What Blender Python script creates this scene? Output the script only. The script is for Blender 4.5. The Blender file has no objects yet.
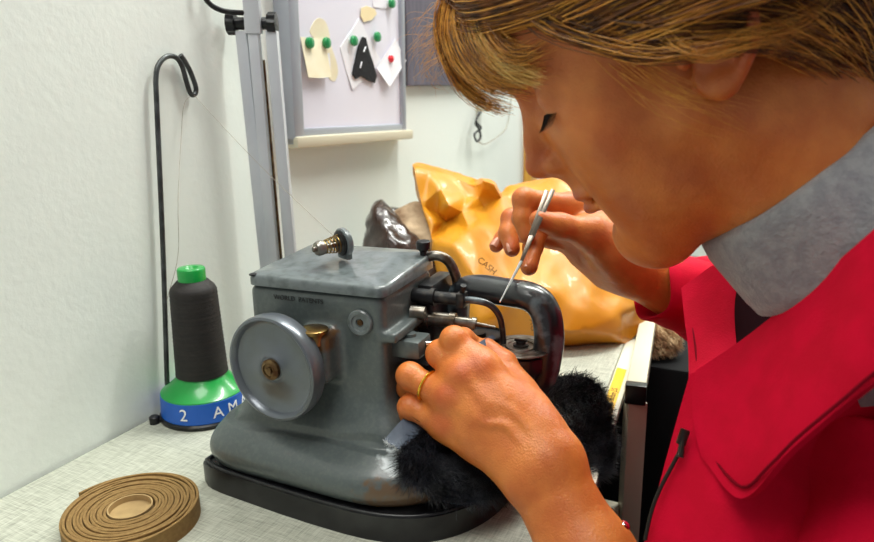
import bpy, bmesh, math, random
import numpy as np
from mathutils import Vector, Matrix, geometry
rng = np.random.default_rng(7); random.seed(7)
SC = bpy.context.scene
COL = SC.collection
V = lambda *a: np.array(a, float)

# ---------------------------------------------------------------- camera frame (survey of the place)
PITCH = math.radians(14.65); ROLL = math.radians(1.0); FP = 700.0; CAMZ = 1.079; TZ = 0.75
_R0 = V(1, 0, 0); FWD = V(0, math.cos(PITCH), -math.sin(PITCH)); _U0 = V(0, math.sin(PITCH), math.cos(PITCH))
RT = _R0*math.cos(ROLL) - _U0*math.sin(ROLL); UP = _U0*math.cos(ROLL) + _R0*math.sin(ROLL)
CAM = V(0, 0, CAMZ)
def ray(x, y): return RT*(x-437)/FP - UP*(y-271)/FP + FWD
def P(x, y, d): return CAM + ray(x, y)*d
def Z(x, y, z=TZ):
    q = ray(x, y); return CAM + q*((z-CAMZ)/q[2])

# ---------------------------------------------------------------- materials
def lin(c):
    return tuple(((v/255)/12.92 if v/255 <= .04045 else ((v/255+.055)/1.055)**2.4) for v in c) + (1,)
MATS = {}
def mat(name, c, rough=.5, metal=0., c2=None, scale=20, lo=.4, hi=.6, bump=0., bscale=None, coat=0., sss=0., trans=0.,
        emit=0., detail=4, stretch=None, spec=.5, sheen=0., c3=None, scale3=8, lo3=.6, hi3=.7, rough2=None, distort=0.):
    m = bpy.data.materials.new(name); m.use_nodes = True
    nt = m.node_tree; N = nt.nodes; L = nt.links
    b = N['Principled BSDF']
    b.inputs['Base Color'].default_value = lin(c); b.inputs['Roughness'].default_value = rough
    b.inputs['Metallic'].default_value = metal; b.inputs['Coat Weight'].default_value = coat
    b.inputs['Specular IOR Level'].default_value = spec
    b.inputs['Transmission Weight'].default_value = trans
    if sheen: b.inputs['Sheen Weight'].default_value = sheen
    if sss:
        b.inputs['Subsurface Weight'].default_value = sss
        b.inputs['Subsurface Radius'].default_value = (1, .35, .15); b.inputs['Subsurface Scale'].default_value = .006
    if emit:
        b.inputs['Emission Color'].default_value = lin(c); b.inputs['Emission Strength'].default_value = emit
    tc = N.new('ShaderNodeTexCoord'); mp = N.new('ShaderNodeMapping'); L.new(tc.outputs['Object'], mp.inputs['Vector'])
    if stretch: mp.inputs['Scale'].default_value = stretch
    def noise(s, lo, hi, det=detail):
        n = N.new('ShaderNodeTexNoise'); n.inputs['Scale'].default_value = s; n.inputs['Detail'].default_value = det
        n.inputs['Distortion'].default_value = distort
        L.new(mp.outputs[0], n.inputs['Vector'])
        r = N.new('ShaderNodeMapRange'); r.inputs['From Min'].default_value = lo; r.inputs['From Max'].default_value = hi
        L.new(n.outputs['Fac'], r.inputs['Value']); return r.outputs[0]
    col = None
    def mix(fac, a, bcol):
        x = N.new('ShaderNodeMix'); x.data_type = 'RGBA'
        L.new(fac, x.inputs['Factor'])
        if a is None: x.inputs[6].default_value = lin(c)
        else: L.new(a, x.inputs[6])
        x.inputs[7].default_value = lin(bcol); return x.outputs[2]
    if c2:
        f2 = noise(scale, lo, hi); col = mix(f2, col, c2)
        if rough2 is not None:
            mr = N.new('ShaderNodeMapRange'); mr.inputs['To Min'].default_value = rough; mr.inputs['To Max'].default_value = rough2
            L.new(f2, mr.inputs['Value']); L.new(mr.outputs[0], b.inputs['Roughness'])
    if c3: col = mix(noise(scale3, lo3, hi3, 6), col, c3)
    if col is not None: L.new(col, b.inputs['Base Color'])
    if bump:
        n = N.new('ShaderNodeTexNoise'); n.inputs['Scale'].default_value = bscale or scale; n.inputs['Detail'].default_value = 3
        L.new(mp.outputs[0], n.inputs['Vector'])
        bp = N.new('ShaderNodeBump'); bp.inputs['Strength'].default_value = 1; bp.inputs['Distance'].default_value = bump
        L.new(n.outputs['Fac'], bp.inputs['Height']); L.new(bp.outputs[0], b.inputs['Normal'])
    MATS[name] = m; return m

mat('wall_paint', (238, 243, 236), .85, c2=(231, 236, 228), scale=1.3, bump=.00035, bscale=120)
mat('ceiling_paint', (235, 235, 230), .9)
mat('floor_lino', (40, 38, 36), .6, c2=(30, 28, 27), scale=8)
mat('wood_trim', (214, 160, 62), .45, c2=(190, 130, 45), scale=12, stretch=(8, 8, 1))
mat('grey_iron', (80, 88, 88), .33, c2=(88, 96, 94), scale=300, lo=.45, hi=.65, c3=(96, 76, 50), scale3=19, lo3=.72, hi3=.80, bump=.00012, bscale=500, coat=.3)
mat('lid_iron', (104, 112, 114), .3, c2=(80, 88, 88), scale=120, lo=.45, hi=.68, c3=(120, 92, 52), scale3=55, lo3=.70, hi3=.76, bump=.0002, bscale=200, coat=.4)
mat('wheel_iron', (100, 106, 114), .28, .35, c2=(96, 102, 106), scale=50, coat=.3)
mat('black_rubber', (13, 13, 18), .32, c2=(30, 30, 32), scale=60)
mat('black_paint', (30, 32, 36), .28, c2=(96, 110, 116), scale=34, lo=.55, hi=.64, coat=.5, rough2=.5, detail=8)
mat('black_iron', (34, 34, 36), .35, .4, c2=(70, 66, 62), scale=70, lo=.58, hi=.7)
mat('steel', (176, 172, 168), .26, 1., c2=(120, 112, 104), scale=120)
mat('steel_worn', (150, 146, 138), .35, .9, c2=(92, 78, 62), scale=60, lo=.45, hi=.65)
mat('dark_steel', (112, 102, 92), .3, .95)
mat('chrome', (220, 220, 222), .12, 1.)
mat('brass', (188, 160, 96), .3, .9, c2=(120, 92, 52), scale=60)
mat('gold', (240, 190, 70), .2, 1.)
mat('rust_brass', (120, 98, 66), .4, .8, c2=(80, 52, 30), scale=160)
mat('black_plastic', (18, 18, 20), .35)
mat('alu', (196, 199, 206), .34, .25, c2=(206, 209, 214), scale=9)
mat('alu_frame', (168, 172, 182), .4, .3)
mat('cream_metal', (212, 204, 180), .45, .1)
mat('green_plastic', (16, 150, 62), .28, coat=.3)
mat('blue_label', (22, 92, 190), .4)
mat('white_print', (240, 240, 240), .5)
mat('thread_black', (34, 28, 26), .65, c2=(26, 22, 22), scale=6, stretch=(1, 1, 60), bump=.0003, bscale=40)
mat('thread_line', (150, 140, 125), .6)
mat('rod_metal', (84, 88, 88), .4, .5, c2=(60, 62, 62), scale=80)
mat('board_white', (226, 224, 238), .4, c2=(230, 228, 240), scale=3)
mat('paper_cream', (238, 230, 202), .8, c2=(232, 222, 190), scale=30)
mat('paper_white', (240, 240, 246), .8)
mat('paper_yellow', (240, 222, 176), .8)
mat('pencil', (196, 186, 160), .8)
mat('black_felt', (18, 18, 22), .95, bump=.001, bscale=200)
mat('pin_green', (10, 140, 74), .3, coat=.4)
mat('pin_red', (226, 30, 48), .3, coat=.4)
mat('board_grey', (104, 100, 112), .9, c2=(92, 88, 98), scale=15, stretch=(6, 6, 1))
mat('bag_yellow', (212, 144, 26), .42, c2=(196, 124, 16), scale=6, bump=.0025, bscale=14, coat=.15)
mat('bag_print', (110, 74, 30), .6)
mat('bag_brown', (62, 44, 36), .25, c2=(46, 32, 28), scale=14, bump=.003, bscale=40, coat=.5)
mat('fur_beige', (196, 172, 140), .9, c2=(140, 112, 84), scale=25, bump=.004, bscale=50)
mat('tape_brown', (142, 112, 64), .85, c2=(132, 102, 56), scale=300, bump=.00012, bscale=700)
mat('card', (176, 148, 100), .8, c2=(160, 132, 88), scale=60)
mat('label_yellow', (246, 190, 30), .5)
mat('ink', (70, 60, 40), .7)
mat('ink_dark', (36, 38, 38), .6)
mat('laminate_edge', (222, 218, 200), .5)
mat('hide_blue', (84, 96, 112), .55, c2=(66, 78, 94), scale=60, bump=.0006, bscale=150)
mat('hide_edge', (200, 204, 204), .8)
mat('fur_black', (15, 15, 18), .32, c2=(44, 46, 54), scale=60, spec=.5)
mat('dark_box', (11, 11, 13), .75, spec=.2)
mat('dark_cloth', (22, 20, 24), .95)

def iron_wear_glint():
    m = MATS['grey_iron']; nt = m.node_tree; N = nt.nodes; L = nt.links; b = N['Principled BSDF']
    tc = N.new('ShaderNodeTexCoord'); src = b.inputs['Base Color'].links[0].from_socket
    n = N.new('ShaderNodeTexNoise'); n.inputs['Scale'].default_value = 120; n.inputs['Detail'].default_value = 6; L.new(tc.outputs['Object'], n.inputs['Vector'])
    for cen, rad, colr, sc_ in (((.175, .010, .030), .040, (98, 76, 54), (1, 1, 1.9)), ((.172, .014, .050), .014, (196, 204, 206), (1, 1, .8)), ((.114, .02, .148), .020, (96, 70, 44), (1, 1, 1))):  # rust stains, and a pale scraped spot with its highlight painted in
        mp = N.new('ShaderNodeVectorMath'); mp.operation = 'SUBTRACT'; mp.inputs[1].default_value = cen; L.new(tc.outputs['Object'], mp.inputs[0])
        ml = N.new('ShaderNodeVectorMath'); ml.operation = 'MULTIPLY'; ml.inputs[1].default_value = sc_; L.new(mp.outputs[0], ml.inputs[0])
        ln = N.new('ShaderNodeVectorMath'); ln.operation = 'LENGTH'; L.new(ml.outputs[0], ln.inputs[0])
        a = N.new('ShaderNodeMath'); a.operation = 'MULTIPLY_ADD'; a.inputs[1].default_value = rad*1.6; L.new(n.outputs['Fac'], a.inputs[0]); L.new(ln.outputs['Value'], a.inputs[2])
        r = N.new('ShaderNodeMapRange'); r.inputs['From Min'].default_value = rad*1.65; r.inputs['From Max'].default_value = rad*1.35; L.new(a.outputs[0], r.inputs['Value'])
        x = N.new('ShaderNodeMix'); x.data_type = 'RGBA'; L.new(r.outputs[0], x.inputs['Factor']); L.new(src, x.inputs[6]); x.inputs[7].default_value = lin(colr); src = x.outputs[2]
    L.new(src, b.inputs['Base Color'])
iron_wear_glint()
# tabletop laminate: woven crosshatch
def table_mat():
    m = bpy.data.materials.new('laminate'); m.use_nodes = True; nt = m.node_tree; N = nt.nodes; L = nt.links
    b = N['Principled BSDF']; b.inputs['Roughness'].default_value = .42
    tc = N.new('ShaderNodeTexCoord'); last = None
    for i, st in enumerate(((60, 1700, 1), (1700, 60, 1), (60, 900, 1), (900, 60, 1))):
        mp = N.new('ShaderNodeMapping'); mp.inputs['Scale'].default_value = st
        mp.inputs['Rotation'].default_value = (0, 0, 0)
        L.new(tc.outputs['Object'], mp.inputs['Vector'])
        n = N.new('ShaderNodeTexNoise'); n.inputs['Scale'].default_value = 1; n.inputs['Detail'].default_value = 1
        L.new(mp.outputs[0], n.inputs['Vector'])
        if last is None: last = n.outputs['Fac']
        else:
            a = N.new('ShaderNodeMath'); a.operation = 'ADD'; L.new(last, a.inputs[0]); L.new(n.outputs['Fac'], a.inputs[1]); last = a.outputs[0]
    r = N.new('ShaderNodeValToRGB'); mr = N.new('ShaderNodeMapRange')
    mr.inputs['From Min'].default_value = 1.55; mr.inputs['From Max'].default_value = 2.4
    L.new(last, mr.inputs['Value']); L.new(mr.outputs[0], r.inputs['Fac'])
    e = r.color_ramp.elements; e[0].color = lin((146, 148, 136)); e[1].color = lin((198, 200, 186)); e[0].position = .0
    k = e.new(.45); k.color = lin((176, 178, 163))
    L.new(r.outputs[0], b.inputs['Base Color']); MATS['laminate'] = m
table_mat()

# ---------------------------------------------------------------- object plumbing
ORG = {}
def thing(name, label, cat, loc=(0, 0, 0), rotz=0., group=None):
    o = bpy.data.objects.new(name, None); COL.objects.link(o); o.empty_display_size = .02
    o.location = loc; o.rotation_euler = (0, 0, rotz); o['label'] = label; o['category'] = cat
    if group: o['group'] = group
    ORG[o.name] = Matrix.Translation(Vector(loc)) @ Matrix.Rotation(rotz, 4, 'Z')
    return o
def tag(o, label, cat, group=None):
    o['label'] = label; o['category'] = cat
    if group: o['group'] = group
    return o
def minv(parent):
    m = Matrix.Identity(4)
    o = parent
    while o is not None:
        m = ORG.get(o.name, Matrix.Identity(4)) @ m; o = o.parent
    return m.inverted()
def link_mesh(name, me, m, parent=None, world=False, smooth=True, angle=35, label=None):
    """world=True: coordinates are world ones and are brought into the parent's frame."""
    if world and parent is not None:
        me.transform(minv(parent) if parent.type == 'EMPTY' or parent.parent is not None else Matrix.Translation(-parent.location))
    if world and parent is None:                       # a thing that is one mesh gets its origin at its base
        co = np.empty(len(me.vertices)*3); me.vertices.foreach_get('co', co); co = co.reshape(-1, 3)
        c = V((co[:, 0].min()+co[:, 0].max())/2, (co[:, 1].min()+co[:, 1].max())/2, co[:, 2].min())
        me.transform(Matrix.Translation(Vector(-c)))
    o = bpy.data.objects.new(name, me); COL.objects.link(o)
    if world and parent is None: o.location = c
    if parent is not None: o.parent = parent
    if m is not None and not me.materials: me.materials.append(MATS[m] if isinstance(m, str) else m)
    if smooth:
        me.polygons.foreach_set('use_smooth', [True]*len(me.polygons))
        if angle: me.set_sharp_from_angle(angle=math.radians(angle))
    if label: o['label'] = label
    me.update(); return o
def obj(name, bm, m, parent=None, **k):
    bmesh.ops.recalc_face_normals(bm, faces=bm.faces)
    me = bpy.data.meshes.new(name); bm.to_mesh(me); bm.free()
    return link_mesh(name, me, m, parent, **k)
def struct(name, bm, m, **k):
    o = obj(name, bm, m, world=True, **k); o['kind'] = 'structure'; return o
def BM(): return bmesh.new()
def frame(axis, x=None):
    """matrix whose z points along axis"""
    z = Vector(axis).normalized(); a = Vector(x) if x is not None else (Vector((0, 0, 1)) if abs(z.z) < .9 else Vector((1, 0, 0)))
    x_ = (a - z*a.dot(z)).normalized(); y_ = z.cross(x_)
    return Matrix((x_, y_, z)).transposed().to_4x4()
def tmat(loc, axis=(0, 0, 1), x=None): return Matrix.Translation(Vector(loc)) @ frame(axis, x)
def box(bm, lo, hi, M=None, bev=0., seg=2):
    g = bmesh.ops.create_cube(bm, size=1)['verts']
    lo = Vector(lo); hi = Vector(hi)
    for v in g: v.co = Vector(((lo[i]+hi[i])/2 + v.co[i]*(hi[i]-lo[i]) for i in range(3)))
    if bev:
        es = list({e for v in g for e in v.link_edges})
        r = bmesh.ops.bevel(bm, geom=es, offset=bev, segments=seg, affect='EDGES', profile=.6)
        g = list({v for f in r['faces'] for v in f.verts} | {v for v in g if v.is_valid})
    if M is not None:
        for v in g: v.co = M @ v.co
    return g
def lathe(bm, prof, n=48, M=None, cap=True):
    """prof: (r, z) list"""
    rings = []
    for r, z in prof:
        if r < 1e-6: rings.append([bm.verts.new((0, 0, z))])
        else: rings.append([bm.verts.new((r*math.cos(2*math.pi*i/n), r*math.sin(2*math.pi*i/n), z)) for i in range(n)])
    for a, b in zip(rings, rings[1:]):
        for i in range(n):
            j = (i+1) % n
            if len(a) == 1 and len(b) == 1: continue
            if len(a) == 1: bm.faces.new((a[0], b[i], b[j]))
            elif len(b) == 1: bm.faces.new((a[i], a[j], b[0]))
            else: bm.faces.new((a[i], a[j], b[j], b[i]))
    if cap:
        for r in (rings[0], rings[-1]):
            if len(r) > 1: bm.faces.new(r)
    if M is not None:
        for r in rings:
            for v in r: v.co = M @ v.co
def catmull(pts, n=8, closed=False):
    pts = [np.array(p, float) for p in pts]; out = []
    N = len(pts)
    rngi = range(N) if closed else range(N-1)
    for i in rngi:
        if closed: p0, p1, p2, p3 = (pts[(i+k-1) % N] for k in range(4))
        else:
            p1, p2 = pts[i], pts[i+1]; p0 = pts[i-1] if i else 2*p1-p2; p3 = pts[i+2] if i+2 < N else 2*p2-p1
        for k in range(n):
            t = k/n
            out.append(.5*((2*p1)+(-p0+p2)*t+(2*p0-5*p1+4*p2-p3)*t*t+(-p0+3*p1-3*p2+p3)*t**3))
    if not closed: out.append(pts[-1])
    return out
def tube(bm, path, rad, n=12, closed=False, cap=True, flat=1., up=None):
    path = [Vector(p) for p in path]; N = len(path)
    if not hasattr(rad, '__len__'): rad = [rad]*N
    rings = []; nx = None
    for i, p in enumerate(path):
        if closed: t = (path[(i+1) % N]-path[i-1]).normalized()
        else: t = (path[min(i+1, N-1)]-path[max(i-1, 0)]).normalized()
        if nx is None:
            a = Vector(up) if up is not None else (Vector((0, 0, 1)) if abs(t.z) < .9 else Vector((1, 0, 0)))
            nx = (a-t*a.dot(t)).normalized()
        else: nx = (nx-t*nx.dot(t)).normalized()
        ny = t.cross(nx); r = rad[i]
        rings.append([bm.verts.new(p+nx*math.cos(2*math.pi*k/n)*r+ny*math.sin(2*math.pi*k/n)*r*flat) for k in range(n)])
    for i in range(N if closed else N-1):
        a, b = rings[i], rings[(i+1) % N]
        for k in range(n): bm.faces.new((a[k], a[(k+1) % n], b[(k+1) % n], b[k]))
    if cap and not closed: bm.faces.new(rings[0][::-1]); bm.faces.new(rings[-1])
def prism(bm, pts, z0, z1, bev=0., M=None, seg=2):
    a = [bm.verts.new((p[0], p[1], z0)) for p in pts]; b = [bm.verts.new((p[0], p[1], z1)) for p in pts]
    f0 = bm.faces.new(a[::-1]); f1 = bm.faces.new(b); n = len(pts)
    for i in range(n): bm.faces.new((a[i], a[(i+1) % n], b[(i+1) % n], b[i]))
    vs = a+b
    if bev:
        es = list(set(f1.edges) | set(f0.edges))
        r = bmesh.ops.bevel(bm, geom=es, offset=bev, segments=seg, affect='EDGES', profile=.5)
        vs = list({v for f in r['faces'] for v in f.verts} | {v for v in vs if v.is_valid})
    if M is not None:
        for v in vs: v.co = M @ v.co
def sheet(bm, grid, thick=0.001, sub=6, normal=None):
    """Catmull patch through a grid of points, given thickness"""
    rows = [catmull(r, sub) for r in grid]
    cols = [catmull([r[j] for r in rows], sub) for j in range(len(rows[0]))]
    G = np.array(cols).transpose(1, 0, 2); nu, nv = G.shape[:2]
    du = np.gradient(G, axis=0); dv = np.gradient(G, axis=1); nn = np.cross(du, dv)
    nn /= np.linalg.norm(nn, axis=2, keepdims=True)+1e-12
    A = [[bm.verts.new(G[i, j]+nn[i, j]*thick/2) for j in range(nv)] for i in range(nu)]
    B = [[bm.verts.new(G[i, j]-nn[i, j]*thick/2) for j in range(nv)] for i in range(nu)]
    for i in range(nu-1):
        for j in range(nv-1):
            bm.faces.new((A[i][j], A[i+1][j], A[i+1][j+1], A[i][j+1])); bm.faces.new((B[i][j], B[i][j+1], B[i+1][j+1], B[i+1][j]))
    for i in range(nu-1):
        for j in (0, nv-1): bm.faces.new((A[i][j], A[i+1][j], B[i+1][j], B[i][j]))
    for j in range(nv-1):
        for i in (0, nu-1): bm.faces.new((A[i][j], A[i][j+1], B[i][j+1], B[i][j]))
    return G, nn
def strands(name, paths, r, m, parent, n=3, world=True, label=None, taper=True, **k):
    """many fine hairs in one mesh. paths: list of (k,3) arrays of equal k; r radius or list"""
    Pn = np.array(paths, float); S, K = Pn.shape[:2]
    rr = np.broadcast_to(np.array(r, float).reshape(-1, 1) if np.ndim(r) else r, (S, 1))
    t = np.gradient(Pn, axis=1); t /= np.linalg.norm(t, axis=2, keepdims=True)+1e-12
    a = np.cross(t, V(.31, .52, .79)); a /= np.linalg.norm(a, axis=2, keepdims=True)+1e-12; b = np.cross(t, a)
    prof = (np.linspace(1, .25, K) if taper else np.ones(K))[None, :, None]
    ang = np.arange(n)*2*math.pi/n
    vs = np.stack([Pn+(a*math.cos(x)+b*math.sin(x))*(rr[:, :, None]*prof) for x in ang], axis=2)  # S,K,n,3
    base = (np.arange(S)*K*n)[:, None, None]+(np.arange(K-1)*n)[None, :, None]
    i = np.arange(n)[None, None, :]; j = (i+1) % n
    F = np.stack([base+i, base+j, base+n+j, base+n+i], axis=3).reshape(-1, 4)
    me = fastmesh(name, vs.reshape(-1, 3), F)
    return link_mesh(name, me, m, parent, world=world, angle=None, label=label)
def fastmesh(name, co, faces):
    me = bpy.data.meshes.new(name); me.vertices.add(len(co)); me.vertices.foreach_set('co', np.asarray(co, np.float32).ravel())
    nf = len(faces); k = faces.shape[1]
    me.loops.add(nf*k); me.loops.foreach_set('vertex_index', np.asarray(faces, np.int32).ravel())
    me.polygons.add(nf); me.polygons.foreach_set('loop_start', np.arange(nf, dtype=np.int32)*k)
    try: me.polygons.foreach_set('loop_total', np.full(nf, k, np.int32))
    except Exception: pass
    me.update(calc_edges=True); me.validate(); return me
def text_bm(txt, size, ext=.0003):
    cu = bpy.data.curves.new('t', 'FONT'); cu.body = txt; cu.size = size; cu.extrude = ext; cu.align_x = 'CENTER'; cu.align_y = 'CENTER'
    o = bpy.data.objects.new('t', cu); COL.objects.link(o)
    dg = bpy.context.evaluated_depsgraph_get(); dg.update()
    me = bpy.data.meshes.new_from_object(o.evaluated_get(dg)); bm = BM(); bm.from_mesh(me)
    bpy.data.objects.remove(o); bpy.data.curves.remove(cu); bpy.data.meshes.remove(me); return bm

# ---------------------------------------------------------------- smooth-union volumes -> one skin (surface nets)
class Vol:
    def __init__(s, lo, hi, h):
        s.lo = V(*lo); s.h = h; s.n = np.ceil((V(*hi)-s.lo)/h).astype(int)+1
        s.f = np.full(s.n, .05, np.float32)
    def _sub(s, lo, hi, pad):
        a = np.clip(np.floor((lo-pad-s.lo)/s.h).astype(int), 0, s.n); b = np.clip(np.ceil((hi+pad-s.lo)/s.h).astype(int)+1, 0, s.n)
        sl = tuple(slice(a[i], b[i]) for i in range(3))
        g = [(s.lo[i]+np.arange(a[i], b[i])*s.h).astype(np.float32) for i in range(3)]
        return sl, g[0][:, None, None], g[1][None, :, None], g[2][None, None, :]
    def _put(s, sl, d, k, sub):
        f = s.f[sl]
        if 0 in f.shape: return
        if sub:
            h = np.maximum(k-np.abs(-d-f), 0)/k; s.f[sl] = np.maximum(f, -d)+h*h*k*.25
        else:
            h = np.maximum(k-np.abs(d-f), 0)/k; s.f[sl] = np.minimum(f, d)-h*h*k*.25
    def cap(s, a, b, ra, rb=None, k=.006, sub=False):
        a = V(*a); b = V(*b); rb = ra if rb is None else rb; R = max(ra, rb)
        sl, x, y, z = s._sub(np.minimum(a, b), np.maximum(a, b), R+k+.004)
        d = b-a; dd = d@d+1e-12
        t = np.clip(((x-a[0])*d[0]+(y-a[1])*d[1]+(z-a[2])*d[2])/dd, 0, 1)
        q = np.sqrt((x-a[0]-t*d[0])**2+(y-a[1]-t*d[1])**2+(z-a[2]-t*d[2])**2)-(ra+(rb-ra)*t)
        s._put(sl, q, k, sub)
    def chain(s, pts, rs, k=.006):
        for i in range(len(pts)-1): s.cap(pts[i], pts[i+1], rs[i], rs[i+1], k)
    def ell(s, c, r, A=None, k=.006, sub=False):
        """A: 3x3 whose rows are the ellipsoid's axes"""
        c = V(*c); r = V(*r); A = np.eye(3) if A is None else np.array(A, float); R = max(r)
        sl, x, y, z = s._sub(c, c, R+k+.004)
        x, y, z = x-c[0], y-c[1], z-c[2]
        q = [A[i][0]*x+A[i][1]*y+A[i][2]*z for i in range(3)]
        k0 = np.sqrt(sum((q[i]/r[i])**2 for i in range(3))); k1 = np.sqrt(sum((q[i]/r[i]**2)**2 for i in range(3)))
        s._put(sl, k0*(k0-1)/(k1+1e-9), k, sub)
    def box(s, lo, hi, rd=.004, k=.006, sub=False, A=None, c0=None):
        lo = V(*lo); hi = V(*hi); c = (lo+hi)/2; e = (hi-lo)/2-rd
        if A is None:
            sl, x, y, z = s._sub(lo, hi, k+.004); q = [x-c[0], y-c[1], z-c[2]]
        else:
            A = np.array(A, float); c = V(*c0); sl, x, y, z = s._sub(c, c, float(np.linalg.norm(e+rd))+k+.004); x, y, z = x-c[0], y-c[1], z-c[2]
            q = [A[i][0]*x+A[i][1]*y+A[i][2]*z for i in range(3)]
        q = [np.abs(q[i])-e[i] for i in range(3)]
        d = np.sqrt(sum(np.maximum(v, 0)**2 for v in q))+np.minimum(np.maximum(np.maximum(q[0], q[1]), q[2]), 0)-rd
        s._put(sl, d, k, sub)
    def mesh(s, name, smooth=1):
        f = s.f; n = f.shape
        ins = f < 0
        cnt = np.zeros((n[0]-1, n[1]-1, n[2]-1), np.int8)
        for dx in (0, 1):
            for dy in (0, 1):
                for dz in (0, 1): cnt += ins[dx:n[0]-1+dx, dy:n[1]-1+dy, dz:n[2]-1+dz]
        act = np.argwhere((cnt > 0) & (cnt < 8))
        idx = np.full(cnt.shape, -1, np.int32); idx[act[:, 0], act[:, 1], act[:, 2]] = np.arange(len(act))
        pos = np.zeros((len(act), 3)); w = np.zeros(len(act))
        C8 = [(a, b, c) for a in (0, 1) for b in (0, 1) for c in (0, 1)]
        for a in C8:
            for ax in range(3):
                if a[ax]: continue
                b = list(a); b[ax] = 1
                va = f[act[:, 0]+a[0], act[:, 1]+a[1], act[:, 2]+a[2]]; vb = f[act[:, 0]+b[0], act[:, 1]+b[1], act[:, 2]+b[2]]
                m = (va < 0) != (vb < 0); t = np.where(m, va/np.where(m, va-vb, 1), 0)
                q = np.array(a, float)[None, :].repeat(len(act), 0); q[:, ax] += t
                pos[m] += q[m]; w[m] += 1
        co = s.lo+(act+pos/w[:, None])*s.h
        Fs = []
        for ax in range(3):
            sl0 = [slice(0, n[i]) for i in range(3)]; sl1 = list(sl0)
            sl0[ax] = slice(0, n[ax]-1); sl1[ax] = slice(1, n[ax])
            o = [(ax+1) % 3, (ax+2) % 3]
            e = ins[tuple(sl0)] != ins[tuple(sl1)]; E = np.argwhere(e)
            E = E[(E[:, o[0]] > 0) & (E[:, o[1]] > 0) & (E[:, o[0]] < n[o[0]]-1) & (E[:, o[1]] < n[o[1]]-1)]
            s0 = ins[E[:, 0], E[:, 1], E[:, 2]]
            qs = []
            for (i, j) in ((1, 1), (0, 1), (0, 0), (1, 0)):
                c = E.copy(); c[:, o[0]] -= i; c[:, o[1]] -= j; qs.append(idx[c[:, 0], c[:, 1], c[:, 2]])
            q = np.stack(qs, 1); q[~s0] = q[~s0][:, ::-1]; Fs.append(q[(q >= 0).all(1)])
        F = np.concatenate(Fs)
        for _ in range(smooth):                          # light relaxation
            acc = np.zeros_like(co); c2 = np.zeros(len(co))
            for i in range(4):
                a, b = F[:, i], F[:, (i+1) % 4]
                np.add.at(acc, a, co[b]); np.add.at(c2, a, 1)
                np.add.at(acc, b, co[a]); np.add.at(c2, b, 1)
            co = co*.4+.6*acc/np.maximum(c2, 1)[:, None]
        return co, F
def vol_obj(vol, name, m, parent=None, smooth=1, world=False, deform=None, **k):
    co, F = vol.mesh(name, smooth)
    if deform is not None: co = deform(co)
    return link_mesh(name, fastmesh(name, co, F), m, parent, world=world, angle=None, **k)
def fbm(co, sc, seed=0, oct=3):
    """cheap smooth value noise, vectorised: sums of sines"""
    r = np.random.default_rng(seed); out = np.zeros(len(co)); amp = 1; tot = 0
    for o in range(oct):
        for _ in range(4):
            k = r.normal(size=3); k /= np.linalg.norm(k); out += amp*np.sin(co@k*sc*(2**o)*r.uniform(.7, 1.4)+r.uniform(0, 6.28)); tot += amp
        amp *= .5
    return out/tot*2
# ================================================================ ROOM
WA = Z(0, 495); WB_ = Z(149.4, 416.3)
WD = (WB_-WA); WD[2] = 0; WD /= np.linalg.norm(WD)             # along the wall
WN = V(WD[1], -WD[0], 0)                                        # into the room
def W(x, y, off=0.):                                            # point on the wall (pushed off it into the room)
    q = ray(x, y); a = WA+WN*off; return CAM+q*(((a-CAM)@WN)/(q@WN))
def wp(s, z, n=0.): return V(WA[0], WA[1], 0)+WD*s+WN*n+V(0, 0, z)
MW = Matrix(((WD[0], WN[0], 0, WA[0]), (WD[1], WN[1], 0, WA[1]), (0, 0, 1, 0), (0, 0, 0, 1)))   # x along wall, y into room, z up
S0, S1, DEP, HT = -1.6, 3.2, 3.2, 2.6
b = BM(); box(b, (S0, -.12, 0), (S1+.12, 0, HT), MW); struct('wall_left', b, 'wall_paint', smooth=False)
b = BM(); box(b, (S1, 0, 0), (S1+.12, DEP, HT), MW); struct('wall_far', b, 'wall_paint', smooth=False)
b = BM(); box(b, (S0, -.12, -.1), (S1+.12, DEP, 0), MW); struct('floor', b, 'floor_lino', smooth=False)
b = BM(); box(b, (S0, -.12, HT), (S1+.12, DEP, HT+.1), MW); struct('ceiling', b, 'ceiling_paint', smooth=False)
b = BM(); box(b, (S0, .0, 0), (S1, .015, .09), MW, .003); struct('baseboard_left', b, 'cream_metal', smooth=False)
q = W(527, 160, .01); s_ = (q-WA)@WD
b = BM(); box(b, (s_, 0, .09), (s_+.05, .022, 2.1), MW, .003)
struct('trim_1', b, 'wood_trim', smooth=False)

# ================================================================ TABLE
e0 = Z(622, 349); e1 = Z(600, 408); ed = (e1-e0); ed[2] = 0; ed /= np.linalg.norm(ed)
ex = lambda s: ((e0-WA)@WD+s, )
def tw(p): d = p-WA; return d@WD, d@WN
a0 = tw(e0-ed*.55); a1 = tw(e0+ed*1.05)
t = thing('work_table', 'grey linen-patterned laminate work table standing against the wall', 'table', tuple(MW @ Vector((.6, .2, 0))), math.atan2(WD[1], WD[0]))
outl = [(a1[0], .003), (a0[0], .003), a0, a1]
if (np.cross(np.array(outl[1])-outl[0], np.array(outl[2])-outl[0])) < 0: outl = outl[::-1]
b = BM(); prism(b, outl, TZ-.03, TZ, .004, MW); obj('tabletop', b, 'laminate', t, world=True, angle=30)
for (sx, sy) in ((a0[0]-.08, .06), (a0[0]-.08, a0[1]-.07), (a1[0]+.10, .06), (a1[0]+.10, a1[1]-.07)):
    b = BM(); box(b, (sx-.02, sy-.02, 0), (sx+.02, sy+.02, TZ-.03), MW, .003); obj('leg', b, 'alu', t, world=True)
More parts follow.
